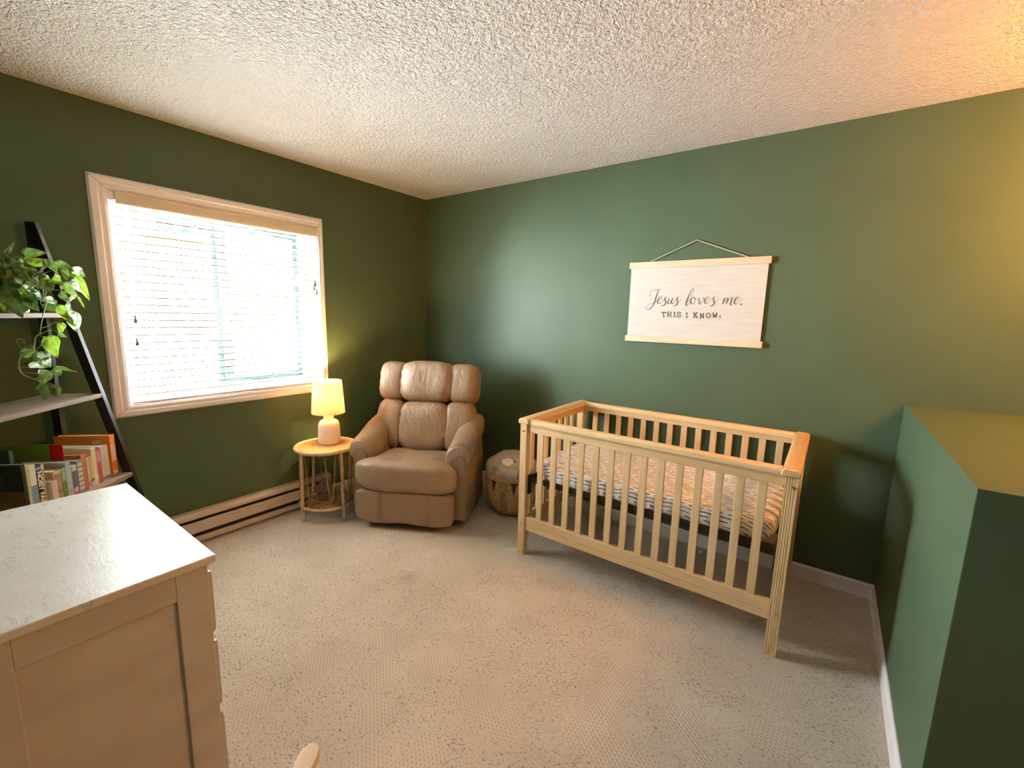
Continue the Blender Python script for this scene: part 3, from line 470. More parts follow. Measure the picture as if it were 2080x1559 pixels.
# ------------------------------------------------------------ crib
cb = thing('crib', 'slatted natural pine baby crib standing along the green wall', 'crib', (2.343,-.42,0))
X0, X1, YF, YB = -.690, .690, -.380, .380      # outer faces, local
TZ = .852
PW = .046
for sx in (-1,1):
    for sy in (-1,1):
        x0 = X0 if sx < 0 else X1-PW; y0 = YF if sy < 0 else YB-PW
        p = MB()
        if sx > 0:      # fluted posts at the right end
            pf = [(x0,y0)]; 
            for k in range(4):
                u0 = x0+PW*(.14+.2*k); pf += [(u0,y0),(u0+PW*.05,y0+.0022),(u0+PW*.10,y0)]
            pf += [(x0+PW,y0)]
            for k in range(3):
                u0 = y0+PW*(.22+.24*k); pf += [(x0+PW,u0),(x0+PW-.0022,u0+PW*.05),(x0+PW,u0+PW*.10)]
            pf += [(x0+PW,y0+PW),(x0,y0+PW)]
            p.prism(pf, 2, 0, TZ-.032); po = p.build('post', M['pine_z'], cb)
        else:
            p.box(x0,x0+PW,y0,y0+PW,0,TZ-.032); po = p.build('post', M['pine_z'], cb, bevel=.004)
        if sy < 0:
            for zz in (.775, .20):
                xc = x0+PW/2+(.008 if sx>0 else 0); sc = MB(); sc.cyl((xc,y0+.003,zz),(xc,y0-.003,zz),.0055,n=12); sc.cyl((xc,y0-.003,zz),(xc,y0-.0035,zz),.003,n=6); sc.build('screw', M['screw'], po)
def rounded_rail(a, b, w, h, z, axis):
    """rail with a rounded top, running along axis from a to b, section centred at c"""
    pass
def rail_poly(c, w, h, z):
    r = min(w/2, .016); pts = [(c-w/2, z-h), (c+w/2, z-h)]
    for k in range(7): t = k/6*PI/2; pts.append((c+w/2-r+r*cos(t), z-r+r*sin(t)))
    for k in range(7): t = PI/2+k/6*PI/2; pts.append((c-w/2+r+r*cos(t), z-r+r*sin(t)))
    return pts
SW = .070       # flat side rails across the ends
for sx in (-1,1):
    c = (X0+SW/2-.008) if sx < 0 else (X1-SW/2+.008)
    r_ = MB(); r_.prism(rail_poly(c, SW, .032, TZ), 1, YF-.012, YB+.006); r_.build('side_rail', M['oak_y' if sx > 0 else 'pine_y'], cb, smooth=.6, bevel=.005)
    ap = MB(); xc = X0+PW/2 if sx < 0 else X1-PW/2
    ap.box(xc-.011,xc+.011,YF+PW,YB-PW,TZ-.078,TZ-.032); ap.build('side_apron', M['oak_y'], cb, bevel=.002)
    MB().box(xc-.012,xc+.012,YF+PW,YB-PW,.17,.245).build('side_bottom_rail', M['pine_y'], cb, bevel=.003)
ri = X0+SW-.009
for sy in (-1,1):
    yc = YF+PW/2 if sy < 0 else YB-PW/2
    z = TZ-.003
    r_ = MB(); r_.prism(rail_poly(yc, .052 if sy < 0 else .05, .030, z), 0, ri, -ri); r_.build('top_rail', M['pine_x'], cb, smooth=.6)
    MB().box(X0+PW,X1-PW,yc-.011,yc+.011,TZ-.082 if sy<0 else TZ-.066,z-.030).build('apron', M['pine_x'], cb, bevel=.002)
    b = MB(); b.box(X0+PW,X1-PW,yc-.012,yc+.012,.158,.196).box(X0+PW,X1-PW,yc-.0145,yc+.0145,.196,.246); b.build('bottom_rail', M['pine_x'], cb, bevel=.003)
    for k in range(14):
        x = 1.779-2.343+.0863*k+.008
        MB().box(x-.0175,x+.0175,yc-.006,yc+.006,.240,TZ-.060).build('slat', M['pine_z'], cb, bevel=.002)
for sx in (-1,1):
    xc = X0+PW/2 if sx < 0 else X1-PW/2
    for k in range(7):
        y = YF+PW+.083*(k+.62)
        MB().box(xc-.006,xc+.006,y-.017,y+.017,.240,TZ-.060).build('slat', M['pine_z'], cb, bevel=.002)
# black steel mattress support hung on brackets
mf = MB(); zs = .475
ax0, ax1, ay0, ay1 = X0+PW+.006, X1-PW-.006, YF+.036, YB-.036
for y in (ay0, ay1): mf.box(ax0,ax1,y-.002,y+.002,zs-.015,zs+.02); mf.box(ax0,ax1,min(y,y+(-.02 if y>0 else .02)),max(y,y+(-.02 if y>0 else .02)),zs-.015,zs-.012)
for x in (ax0, ax1): mf.box(x-.002,x+.002,ay0,ay1,zs-.015,zs+.02)
for k in range(1,6): x = ax0+(ax1-ax0)*k/6; mf.box(x-.008,x+.008,ay0,ay1,zs-.014,zs-.011)
for sx in (-1,1):
    for sy in (-1,1):
        x = ax0 if sx<0 else ax1; y = ay0+.004 if sy<0 else ay1-.004
        mf.box(x-.003,x+.003,y-.018,y+.018,zs-.09,zs+.03)
mf.build('mattress_support', M['black_metal'], cb)

mt = MB()
def mdef(u, w):
    n = noise.noise(Vector((w.x*5, w.y*5, w.z*9)))*.006
    z = w.z + (.006*sin(w.x*24+u.y*3) if abs(u.y) > .8 else 0)*.5 + n*.6
    y = w.y + (.007*noise.noise(Vector((w.x*16, 3, w.z*4))) if abs(u.y) > .8 else 0)
    return Vector((w.x, y, z))
mt.pillow((0,0,0), (.630,.325,.0625), 7.0, 34, 0, mdef)
ms = mt.build('crib_mattress', M['sheet'], smooth=9, loc=(2.343,-.42,.5275))
tag(ms, 'crib mattress in a white fitted sheet with short dark dashes', 'mattress')
fl = MB(); fl.pillow((0,0,.006), (.011,.008,.007), 2.5, 5)
tag(fl.build('paper_scrap', M['trim'], loc=(2.56,-.085,0), smooth=9), 'tiny white scrap lying on the carpet under the crib', 'scrap')

# ------------------------------------------------------------ banner
bn = thing('wall_banner', 'cream canvas banner with pale wood bars hanging above the crib', 'banner', (2.355,-.001,1.55))
def lp(pts): return [(x-2.355, z-1.55) for x, z in pts]
MB().box(-.394,.394,-.0125,-.0110,-.235,.225).build('canvas', M['banner'], bn)
tb = MB(); tb.box(-.405,.405,-.021,-.0127,.213,.252).box(-.405,.405,-.0108,-.001,.213,.252); tb.build('top_bar', M['banner_wood'], bn, bevel=.001)
bb = MB(); bb.box(-.405,.405,-.021,-.0127,-.256,-.220).box(-.405,.405,-.0108,-.001,-.256,-.220); bb.build('bottom_bar', M['banner_wood'], bn, bevel=.001)
hc = MB(); hc.tube([(-.28,-.011,.250),(.004,-.007,.367)], .0028, 6).tube([(.004,-.007,.367),(.288,-.011,.252)], .0028, 6)
hc.build('hanging_cord', M['twine'], bn)
pn = MB(); pn.cyl((.004,0,.364),(.004,-.010,.364),.002,n=8); pn.build('pin', M['screw'], bn)
def ribbon(mb, st, y=-.0134, sm=True):
    pts = spline(st, 7) if sm and len(st) > 2 else st
    L = []; R_ = []
    for i, (x, z, w) in enumerate(pts):
        a = pts[max(i-1,0)]; b = pts[min(i+1,len(pts)-1)]; dx, dz = b[0]-a[0], b[1]-a[1]; n = math.hypot(dx, dz) or 1
        w = max(w, .0013); nx, nz = -dz/n*w/2, dx/n*w/2
        L.append((x-2.355+nx, z-1.55+nz)); R_.append((x-2.355-nx, z-1.55-nz))
    vs = [(x,y,z) for x,z in L]+[(x,y,z) for x,z in R_]+[(x,y+.0008,z) for x,z in L]+[(x,y+.0008,z) for x,z in R_]
    k = len(pts); fs = []
    for i in range(k-1): fs += [(i,i+1,k+i+1,k+i),(2*k+i,3*k+i,3*k+i+1,2*k+i+1),(i,2*k+i,2*k+i+1,i+1),(k+i,k+i+1,3*k+i+1,3*k+i)]
    fs += [(0,k,3*k,2*k),(k-1,3*k-1,4*k-1,2*k-1)]
    mb.add(vs, fs)
for a, b in ((0,9),(9,15),(15,20)):
    t1 = MB(); [ribbon(t1, s) for s in SCRIPT[a:b]]; t1.build('script_word', M['ink'], bn)
for a, b in ((0,18),(18,21),(21,99)):
    t2 = MB(); [ribbon(t2, s, sm=len(s) > 5) for s in SLAB[a:b]]; t2.build('typed_word', M['ink'], bn)
# ------------------------------------------------------------ recliner
rc = thing('recliner', 'tan leather recliner armchair with channelled back in the room corner', 'armchair', (.903,-1.050,0), math.radians(28.2))
LE = M['leather']
def nz(w, s=8, a=.006, o=0): return noise.noise(Vector((w.x*s+o, w.y*s, w.z*s)))*a
bs = MB(); bs.box(-.29,.29,.12,.60,.0,.09); bs.build('base', M['recliner_base'], rc, bevel=.01)
def seatf(u, w):
    y = w.y+.17; hw = .365+(.272-.365)*smoothstep(.03,.13,y)
    x = u.x*hw; z = w.z
    z -= .014*smoothstep(.9,.0,abs(u.x))*smoothstep(.0,.25,y) if u.z > 0 else 0
    z += .012*math.exp(-((u.x)/.75)**2)*smoothstep(.1,-.02,y)*(1 if u.z > 0 else 0)
    x += .004*sin(70*z)*smoothstep(.85,1,abs(u.x))*smoothstep(.1,0,y)
    cr = .006*math.exp(-((x+.03+.25*(y-.05))/.006)**2)*smoothstep(.30,.22,y)*smoothstep(-.06,.02,y)*(1 if u.z > .2 else 0)
    return Vector((x, w.y+nz(w,6,.004), z - cr + nz(w,5,.005)))
se = MB(); se.pillow((0,.17,.367), (.365,.215,.115), 4.2, 44, 0, seatf); se.build('seat_cushion', LE, rc, smooth=9)
def footf(u, w):
    g = sum(.011*math.exp(-((w.x-x)/.006)**2) for x in (-.150,.160))
    return Vector((w.x, w.y+g*smoothstep(.2,.7,-u.y)+nz(w,5,.004), w.z+(.006*cos(w.x*19) if u.z < 0 else 0)))
fo = MB(); fo.pillow((0,.015,.163), (.335,.040,.110), 10, 48, 0, footf); fo.build('footrest', M['leather_panel'], rc, smooth=9)
def arm(sg):
    sec = [(.398,.055),(.400,.20),(.400,.38),(.402,.455),(.418,.472),(.426,.505),(.420,.545),(.400,.574),(.350,.585),(.305,.574),(.270,.545),(.252,.50),(.250,.44),(.262,.36),(.268,.28),(.270,.10)]
    sec = spline(sec, 7); ys = [.088,.092,.10,.112,.125,.14,.16,.19,.23,.28,.34,.40,.46,.52,.58,.62,.64]
    c = (.34,.40); rings = []
    for i, y in enumerate(ys):
        ring = []; up = .105*smoothstep(.08,.50,y); ins = (.020,.010,.003,0)[i] if i < 4 else (.02 if i == len(ys)-1 else 0)
        for k, (x, z) in enumerate(sec):
            pad = smoothstep(.42,.50,z); d = Vector((x-c[0], z-c[1]))
            d = d*(1-ins/max(d.length,.01)) if pad > 0 else d
            gth = .0045*sin(k*2.1)*pad*math.exp(-((y-.105)/.018)**2)
            d = d*(1+gth/max(d.length,.01)); X = c[0]+d.x; Z = c[1]+d.y+up*pad
            X -= .012*pad*smoothstep(.2,.5,y)*(1 if x > .34 else -.5)
            ring.append((sg*X, y, Z+nz(Vector((X,y,Z)),9,.003)))
        rings.append(ring)
    n = len(sec); m = MB(); vs = [p for r in rings for p in r]
    fs = [(i*n+k,(i+1)*n+k,(i+1)*n+k+1,i*n+k+1) for i in range(len(ys)-1) for k in range(n-1)]
    fs += [tuple(range(n)), tuple(range((len(ys)-1)*n, len(ys)*n))]
    m.add(vs, fs); o = m.build('arm', LE, rc, smooth=1.2)
    # flat front panel with a piped, gathered edge
    pts = [(.292,.07),(.292,.44)]+[(.3375+.0455*cos(PI-PI*k/10), .475+.045*sin(PI-PI*k/10)) for k in range(11)]+[(.383,.44),(.383,.07)]
    if sg > 0: pts = [(.292,.07),(.292,.44)]+[(.3425+.0505*cos(PI-PI*k/10), .475+.045*sin(PI-PI*k/10)) for k in range(11)]+[(.393,.44),(.393,.07)]
    p = MB(); p.prism([(sg*x,z) for x,z in pts], 1, .075, .10); p.build('arm_panel', M['leather_panel'], o, bevel=.006)
    pp = MB(); pp.tube([(sg*x,.081,z) for x,z in spline(pts[1:-1],3)], .0032, 6); pp.build('piping', M['piping'], o, smooth=9)
arm(-1); arm(1)
T = math.radians(13)
def puff(xs, hx, seed):
    def f(u, w):
        ed = smoothstep(.70,.97,abs(u.x)); rip = .007*sin(w.z*105+seed*2+3*noise.noise(Vector((w.z*9,seed,0))))*ed*(1 if u.y < .3 else 0)
        rip += .004*sin(w.x*80+seed)*smoothstep(.75,.98,abs(u.z))*(1 if u.y < .3 else 0)
        lo = .010*noise.noise(Vector((w.x*7+seed,w.z*5,seed)))
        return Vector((w.x, w.y+rip*.8+lo, w.z+lo*.4))
    return f
def back_seg(name, x, y, z, hx, hy, hz, e, seed, n=26):
    m = MB(); m.pillow((x,y,z), (hx,hy,hz), e, n, T*-1, puff(x,hx,seed)); return m.build(name, LE, rc, smooth=9)
sh = MB(); sh.pillow((0,.555,.60), (.325,.075,.42), 6, 20, -T); sh.build('back_shell', M['leather_panel'], rc, smooth=9)
for x, hx, sd in ((-.258,.112,1.3),(.0,.198,2.7),(.258,.112,4.1)):
    back_seg('back_cushion', x, .460+.022*(x != 0), .606, hx, .128, .192, 3.6, sd)
for x, hx, sd in ((-.264,.112,5.5),(.0,.214,6.2),(.264,.112,7.9)):
    back_seg('headrest_cushion', x, .560+.025*(x != 0), .922 if x == 0 else .914, hx, .150, .158 if x == 0 else .150, 3.7, sd)

# ------------------------------------------------------------ rattan side table
TC = (.272,-1.208); RT = .198; ZT = .512
tb = thing('side_table', 'round rattan side table with a cane top beside the recliner', 'table', (TC[0],TC[1],0))
ring = [(RT*cos(2*PI*k/48), RT*sin(2*PI*k/48), ZT-.012) for k in range(48)]
MB().tube(ring, .0135, 8, True).build('top_rim', M['rattan'], tb, smooth=9)
top = MB(); top.lathe([(0,ZT-.010),(RT-.02,ZT-.010),(RT-.004,ZT-.006),(RT-.004,ZT-.018),(0,ZT-.018)], n=48); top.build('cane_top', M['cane'], tb, smooth=.5)
ig = MB(); ig.tube([((RT-.024)*cos(2*PI*k/48),(RT-.024)*sin(2*PI*k/48),ZT-.009) for k in range(48)], .0022, 5, True); ig.build('rim_beading', M['rattan_dark'], tb, smooth=9)
LA = [math.radians(a) for a in (-92,0,90,180)]; RL = .184
for a in LA:
    c, s_ = cos(a), sin(a); pts = spline([(RL*.97*c,RL*.97*s_,ZT-.018),(RL*.985*c,RL*.985*s_,.36),(RL*1.0*c,RL*1.0*s_,.20),(RL*1.02*c,RL*1.02*s_,.003)],6)
    MB().tube(pts, [.0115*(1+.10*sin(i*1.3)) for i in range(len(pts))], 10).build('leg', M['rattan'], tb, smooth=9)
ZL = .098
MB().tube([(RL*cos(2*PI*k/48), RL*sin(2*PI*k/48), ZL) for k in range(48)], .0105, 8, True).build('lower_ring', M['rattan'], tb, smooth=9)
sp = MB()
for r in (.146,.112,.080,.050,.025): sp.tube([(r*cos(2*PI*k/36)+.006,r*sin(2*PI*k/36),ZL+.004) for k in range(36)], .0048, 6, True)
for k in range(10):
    a = 2*PI*k/10+.2; sp.tube(spline([(RL*cos(a),RL*sin(a),ZL+.002),(.158*cos(a+.28),.158*sin(a+.28),ZL+.010),(.12*cos(a+.62),.12*sin(a+.62),ZL+.011),(.06*cos(a+1.2),.06*sin(a+1.2),ZL+.010)],5), .004, 6)
sp.build('spiral_shelf', M['rattan_dark'], tb, smooth=9)
lo = MB(); RR = .178
for q in range(4):
    for k in range(2):
        a0 = LA[q]+math.radians(90)*(k+.5)/2
        zb_ = .15 if k else .135
        pts = []
        for z_, d in ((ZT-.02,.21),(.40,.165),(.30,.12),(.22,.085),(zb_+.025,.048),(zb_+.006,.026),(zb_,0)): pts.append((a0-d,z_))
        pts += [(2*a0-a,z_) for a,z_ in reversed(pts[:-1])]
        lo.tube([(RR*cos(a),RR*sin(a),z_) for a,z_ in spline(pts,4)], .0034, 6)
lo.build('hanging_loops', M['rattan_dark'], tb, smooth=9)

# ------------------------------------------------------------ table lamp
lm = thing('table_lamp', 'lit table lamp with a white ceramic base and linen shade', 'lamp', (.226,-1.153,ZT-.010))
MB().lathe([(0,0),(.058,0),(.070,.004),(.074,.014),(.0745,.05),(.073,.12),(.0695,.145),(.060,.162),(.046,.171),(.036,.176),(.034,.182),(.034,.205),(.031,.210),(0,.210)], n=40).build('base', M['ceramic'], lm, smooth=.7)
MB().cyl((0,0,.208),(0,0,.262),.014,n=14).build('socket', M['rattan_dark'], lm, smooth=.7)
r0, r1, h0, h1 = .1125, .0965, .222, .452
sd_ = MB(); sd_.lathe([(r0,h0),(r1,h1),(r1-.0015,h1),(r0-.0015,h0),(r0,h0)], n=48); sd_.build('lamp_shade', M['shade'], lm, smooth=.6)
rg = MB()
for k in range(3): a = 2*PI*k/3+.4; rg.cyl((.013*cos(a),.013*sin(a),.262),((r0-.004)*cos(a),(r0-.004)*sin(a),.240),.0014,n=6)
rg.build('shade_spider', M['black_metal'], lm)
MB().lathe([(0,.262),(.011,.264),(.013,.285),(.024,.305),(.030,.330),(.026,.350),(.012,.360),(0,.362)], n=20).build('bulb', emit('lit_bulb',(1,.72,.40),6), lm, smooth=9)
LAMP = (.226,-1.153,ZT-.010+.395)

# ------------------------------------------------------------ basket and blanket
bk = thing('wicker_basket', 'round wicker basket of arched cane beside the crib', 'basket', (1.275,-.335,0))
bp_ = [(.0,.004),(.100,.004),(.130,.02),(.165,.07),(.187,.13),(.197,.19),(.200,.25),(.196,.30)]
def brad(z):
    for (r0_,z0_),(r1_,z1_) in zip(bp_[1:], bp_[2:]):
        if z0_ <= z <= z1_: return r0_+(r1_-r0_)*(z-z0_)/(z1_-z0_)
    return bp_[-1][0] if z > .3 else .1
M['basket_in'] = plain('dark_basket_lining', (.12,.075,.035), .8, .2)
M['basket'] = plain('tan_wicker', (.47,.33,.185), .55, .35, var=.2, vs=40)
M['basket_low'] = plain('tan_wicker_weave', (.33,.225,.12), .6, .3, var=.25, vs=60, bump=.5, bs=120, bd=.004)
MB().lathe([(r-.008 if r>0 else 0,z+.004) for r,z in bp_], n=40).build('liner', M['basket_in'], bk, smooth=9)
lw = MB(); zs_ = [.004,.02,.05,.09,.13,.165,.205]; lw.lathe([(0,.003)]+[(brad(z)-.003,z) for z in zs_]+[(brad(.205)-.007,.205)], n=48); lw.build('woven_foot', M['basket_low'], bk, smooth=9)
ar = MB(); NA = 8
for k in range(NA):
    ca = 2*PI*k/NA+.28
    for j, (wd, zt) in enumerate(((.54,.298),(.50,.288),(.462,.277),(.424,.266),(.386,.256),(.348,.246),(.31,.236),(.272,.226),(.234,.216))):
        pts = []
        for i in range(25):
            t = -1+2*i/24; z = .02+(zt-.02)*(1-abs(t)**3.8); a = ca+wd*t*(1.05-.25*abs(t))
            pts.append(((brad(z)+.001+.0012*j*0)*cos(a),(brad(z)+.001)*sin(a),z))
        ar.tube(pts, .0042, 6)
up_ = ar
for k in range(NA*2):
    a = 2*PI*k/(NA*2)+.28+PI/NA/2; up_.tube([(brad(z)*cos(a),brad(z)*sin(a),z) for z in (.16,.2,.25,.295)], .003, 5)
ar.build('arched_canes', M['basket'], bk, smooth=9)
rm = MB(); rm.lathe([(.189,.284),(.200,.284),(.205,.290),(.203,.325),(.197,.332),(.189,.328),(.189,.284)], n=48); rm.build('rim_band', M['basket'], bk, smooth=.7)
def blanket_mat():
    t = NT('grey_fleece_blanket'); v = t.obj(); c = t.ramp(t.noise(v, 30, 3), (.3, (.40,.35,.28)), (.7, (.50,.445,.37)))
    for p, r, col in (((.035,-.115,.405),.044,(.80,.76,.70)),((-.145,-.115,.37),.032,(.66,.62,.57)),((.02,-.19,.338),.036,(.72,.70,.68)),((.075,-.085,.42),.014,(.16,.15,.14)),((-.10,-.07,.425),.006,(.12,.11,.10)),((-.135,-.085,.405),.005,(.12,.11,.10)),((-.02,-.105,.405),.005,(.12,.11,.10)),((.10,-.15,.372),.010,(.25,.2,.18))):
        d = t.n('ShaderNodeVectorMath', operation='DISTANCE'); t.l(v, d.inputs[0]); d.inputs[1].default_value = p
        m = t.math('LESS_THAN', t.math('ADD', d.outputs['Value'], t.math('MULTIPLY', t.math('SUBTRACT', t.noise(v, 60, 2), .5), .012)), r); c = t.mix(m, c, col)
    t.set(c, .95, .1); t.bump(t.noise(v, 240, 2), .4, .003); return t.m
bm_ = MB()
def blf(u, w):
    a = math.atan2(w.y, w.x); n1 = noise.noise(Vector((w.x*9,w.y*9,w.z*7+2)))
    z = w.z*(1+.22*noise.noise(Vector((w.x*7+1,w.y*7,0)))) - .03*smoothstep(.1,.2,w.x) + .012*n1
    r = 1+.07*sin(3*a+1)+.05*n1
    if u.z < 0: z = w.z
    return Vector((w.x*r, w.y*r, z))
bm_.pillow((0,0,.338), (.180,.180,.098), 2.6, 30, 0, blf)
bt = bm_.build('blanket', blanket_mat(), smooth=9, loc=(1.275,-.335,0)); tag(bt, 'grey fleece baby blanket with white patches heaped in the wicker basket', 'blanket')
fd = MB()
fd.grid(lambda u,v: (-.03+.20*u, -.150-.052*sin(PI*v)*(.7+.3*sin(PI*u))-.01*u, .318+.085*v+.01*sin(u*9)-.02*u), 14, 10)
fo_ = fd.build('fold', bt.data.materials[0], bt, smooth=9); md = fo_.modifiers.new('thick','SOLIDIFY'); md.thickness = .014; md.offset = 0
# ------------------------------------------------------------ ladder bookcase across the corner
A45 = math.radians(-45)                      # local x runs along the shelves, local -y is the front
LO = (.05,-2.474,0)
lb = thing('ladder_bookcase', 'black A-frame ladder bookcase with grey brown shelves in the corner', 'bookcase', LO, A45)
# local frame: x along the shelves (away from the window), y = depth towards the room
SLW = .68; HT = 1.81
def sl_y(z): return .028+(.335-.028)*(HT-z)/(HT-.49)      # front edge of the slanted leg
for x in (0, SLW-.022):
    MB().box(x,x+.022,-.012,.022,0,HT).build('upright', M['ladder'], lb, bevel=.001)
    m = MB(); v0 = []; th = .043
    for z in (0, HT):
        yf = sl_y(z)
        for xx in (x, x+.022): v0 += [(xx, yf-th*(1 if z < HT else .9), z), (xx, yf, z)]
    m.add(v0, [(0,1,3,2),(4,6,7,5),(0,4,5,1),(2,3,7,6),(1,5,7,3),(0,2,6,4)]); m.build('slanted_leg', M['ladder'], lb, bevel=.001)
SHZ = (1.402,1.016,.611,.20)
for z in SHZ:
    MB().box(.0222,SLW-.0222,-.010,sl_y(z)+.002,z-.020,z).build('shelf', M['shelf_wood'], lb, bevel=.0015)

# local bookcase frame -> world
RM = Matrix.Rotation(A45, 3, 'Z')
def LW(x, y, z): p = RM @ Vector((x,y,z)); return (p.x+LO[0], p.y+LO[1], z)
PAPER = plain('book_paper', (.70,.64,.52), .9, .1)
def book(name, label, x0, x1, depth, h, front, cover, spine=None, band=None, cover2=None, lean=0, z0=.6105):
    """spine faces +y (the room); x0..x1 thickness along the shelf"""
    t = max(x1-x0, .006); cx = (x0+x1)/2; yf = front
    o = thing('book', label, 'book', LW(cx, yf, z0), A45, 'books on the lower ladder shelf')
    o.rotation_euler = (0, lean, A45)
    cm = plain(name+'_cover', cover, .45, .4, var=.06, vs=30)
    b = MB(); c = .0022; b.box(-t/2,-t/2+c,-depth,0,0,h).box(t/2-c,t/2,-depth,0,0,h); b.build('cover', cm, o)
    MB().box(-t/2+c,t/2-c,-depth+.004,-.003,.003,h-.004).build('pages', PAPER, o)
    sm = plain(name+'_spine', spine or cover, .45, .4, var=.08, vs=60)
    s = MB(); s.box(-t/2+.0002,t/2-.0002,-.003,.0012,0,h); so = s.build('spine', sm, o, bevel=.0008)
    for zz0, zz1, col in (band or []):
        MB().box(-t/2+.001,t/2-.001,.0012,.0018,h*zz0,h*zz1).build('band', plain(name+'_band', col, .5, .3, var=.2, vs=120), so)
    for (a, d0, d1, e0, e1, col) in (cover2 or []):   # printed area on the cover seen from the left
        MB().box(t/2,t/2+.0006,-d1,-d0,h*e0,h*e1).build('cover_print', plain(name+'_print', col, .5, .3, var=.35, vs=25), o)
    return o, so, t
book('cream_thin','thin cream booklet leaning at the right end of the book row',.030,.036,.14,.125,.235,(.55,.46,.34),band=[(.1,.5,(.40,.20,.10))],lean=-.06)
book('orange','tall bright orange book near the right end of the row',.037,.070,.235,.205,.255,(.62,.20,.035),(.72,.25,.05),band=[(.35,.75,(.85,.55,.40)),(.05,.12,(.80,.5,.3))],cover2=[(0,.035,.075,.80,.88,(.60,.55,.45)),(0,.01,.03,.05,.18,(.62,.55,.35))])
book('grey','beige grey board book left of the orange book',.098,.146,.20,.170,.262,(.50,.44,.36),band=[(.05,.12,(.22,.17,.14))],cover2=[(0,.02,.10,.80,.95,(.60,.52,.42))])
book('pink','rose red spined book left of the beige board book',.148,.174,.19,.172,.262,(.42,.09,.10),band=[(.6,.92,(.58,.24,.26))])
book('cream','cream picture book with a dark square on its cover',.176,.203,.19,.180,.264,(.62,.52,.40),cover2=[(0,.03,.10,.62,.84,(.06,.015,.02))],band=[(.1,.3,(.70,.62,.55))])
book('mustard','mustard and cream striped spine in the book row',.205,.223,.17,.148,.268,(.55,.40,.16),band=[(.0,.16,(.55,.45,.35)),(.2,.28,(.15,.12,.08))])
book('pale','pale grey green thin spine beside the rust book',.225,.239,.16,.146,.268,(.52,.52,.44),band=[(.1,.25,(.35,.33,.28))])
book('rust','rust red narrow book in the middle of the row',.241,.268,.18,.170,.268,(.36,.085,.035),(.45,.15,.07),band=[(.55,.92,(.42,.16,.12))])
book('teal','grey green spined book with rows of pale lettering',.270,.298,.16,.154,.272,(.20,.27,.26),band=[(.12+.14*k,.20+.14*k,(.50,.50,.46)) for k in range(6)])
book('tallred','large green picture book with a red spine band',.300,.306,.225,.232,.232,(.13,.22,.035),(.36,.01,.01),cover2=[(0,0,.048,0,1,(.36,.01,.01))])
book('violet','white and pink spined book beside the light blue book',.308,.334,.15,.142,.276,(.50,.48,.48),band=[(.0,.16,(.50,.08,.14)),(.3,.82,(.16,.14,.16))])
book('lightblue','light blue plain spined book in the row',.337,.363,.17,.168,.276,(.34,.42,.50),band=[(.2,.3,(.30,.36,.44))])
book('green','leaf green spined book with a pale top',.366,.386,.16,.150,.276,(.14,.20,.03),band=[(.62,1,(.30,.36,.26))])
book('brown','thick sandy brown board book in the row',.389,.430,.17,.150,.278,(.34,.24,.13),band=[(.35,.45,(.24,.17,.10)),(.9,1,(.50,.42,.30))])
book('ivory','small ivory board book in front of the navy book',.434,.462,.10,.120,.296,(.55,.45,.37))
book('navy','narrow navy blue book behind the ivory board book',.440,.462,.12,.205,.185,(.018,.02,.06))
book('forest','large dark green book rising behind the NOISY FARM book',.4635,.4805,.20,.258,.180,(.012,.05,.035))
book('ochre','slim ochre book right of the black lettered book',.466,.4795,.085,.200,.280,(.40,.27,.13),band=[(.9,1,(.55,.48,.34))])
nb, ns, nt = book('noisy','dark book with NOISY FARM in pale capitals on its spine',.481,.507,.16,.204,.284,(.02,.035,.035),band=[(.90,.96,(.20,.30,.38))])
tx = bpy.data.curves.new('spine_lettering','FONT'); tx.body = 'NOISY FARM'; tx.size = .027; tx.extrude = .0002; tx.offset = .0007; tx.align_x = 'LEFT'; tx.align_y = 'CENTER'
tmp_ = bpy.data.objects.new('tmp_text', tx); COL.objects.link(tmp_); bpy.context.view_layer.update()
me_ = bpy.data.meshes.new_from_object(tmp_.evaluated_get(bpy.context.evaluated_depsgraph_get())); bpy.data.objects.remove(tmp_); bpy.data.curves.remove(tx)
to = bpy.data.objects.new('spine_lettering', me_); COL.objects.link(to); to.parent = ns; to.rotation_euler = (PI/2, PI/2, PI); to.location = (0,.0018,.178)
me_.materials.clear(); me_.materials.append(plain('pale_print', (.72,.72,.66), .6, .2))
book('bluewhite','white and dusty blue book left of the dark lettered book',.509,.536,.16,.212,.286,(.55,.56,.46),band=[(0,.62,(.16,.25,.30))])
book('lime','thin pale lime green book left of the dusty blue one',.538,.549,.17,.224,.286,(.42,.45,.20))
book('darkpic','dark picture book with a brown printed cover at the left end',.551,.566,.20,.226,.286,(.012,.018,.022),cover2=[(0,.0,.10,.05,.55,(.10,.065,.02)),(0,.06,.18,.6,.85,(.02,.045,.055))])

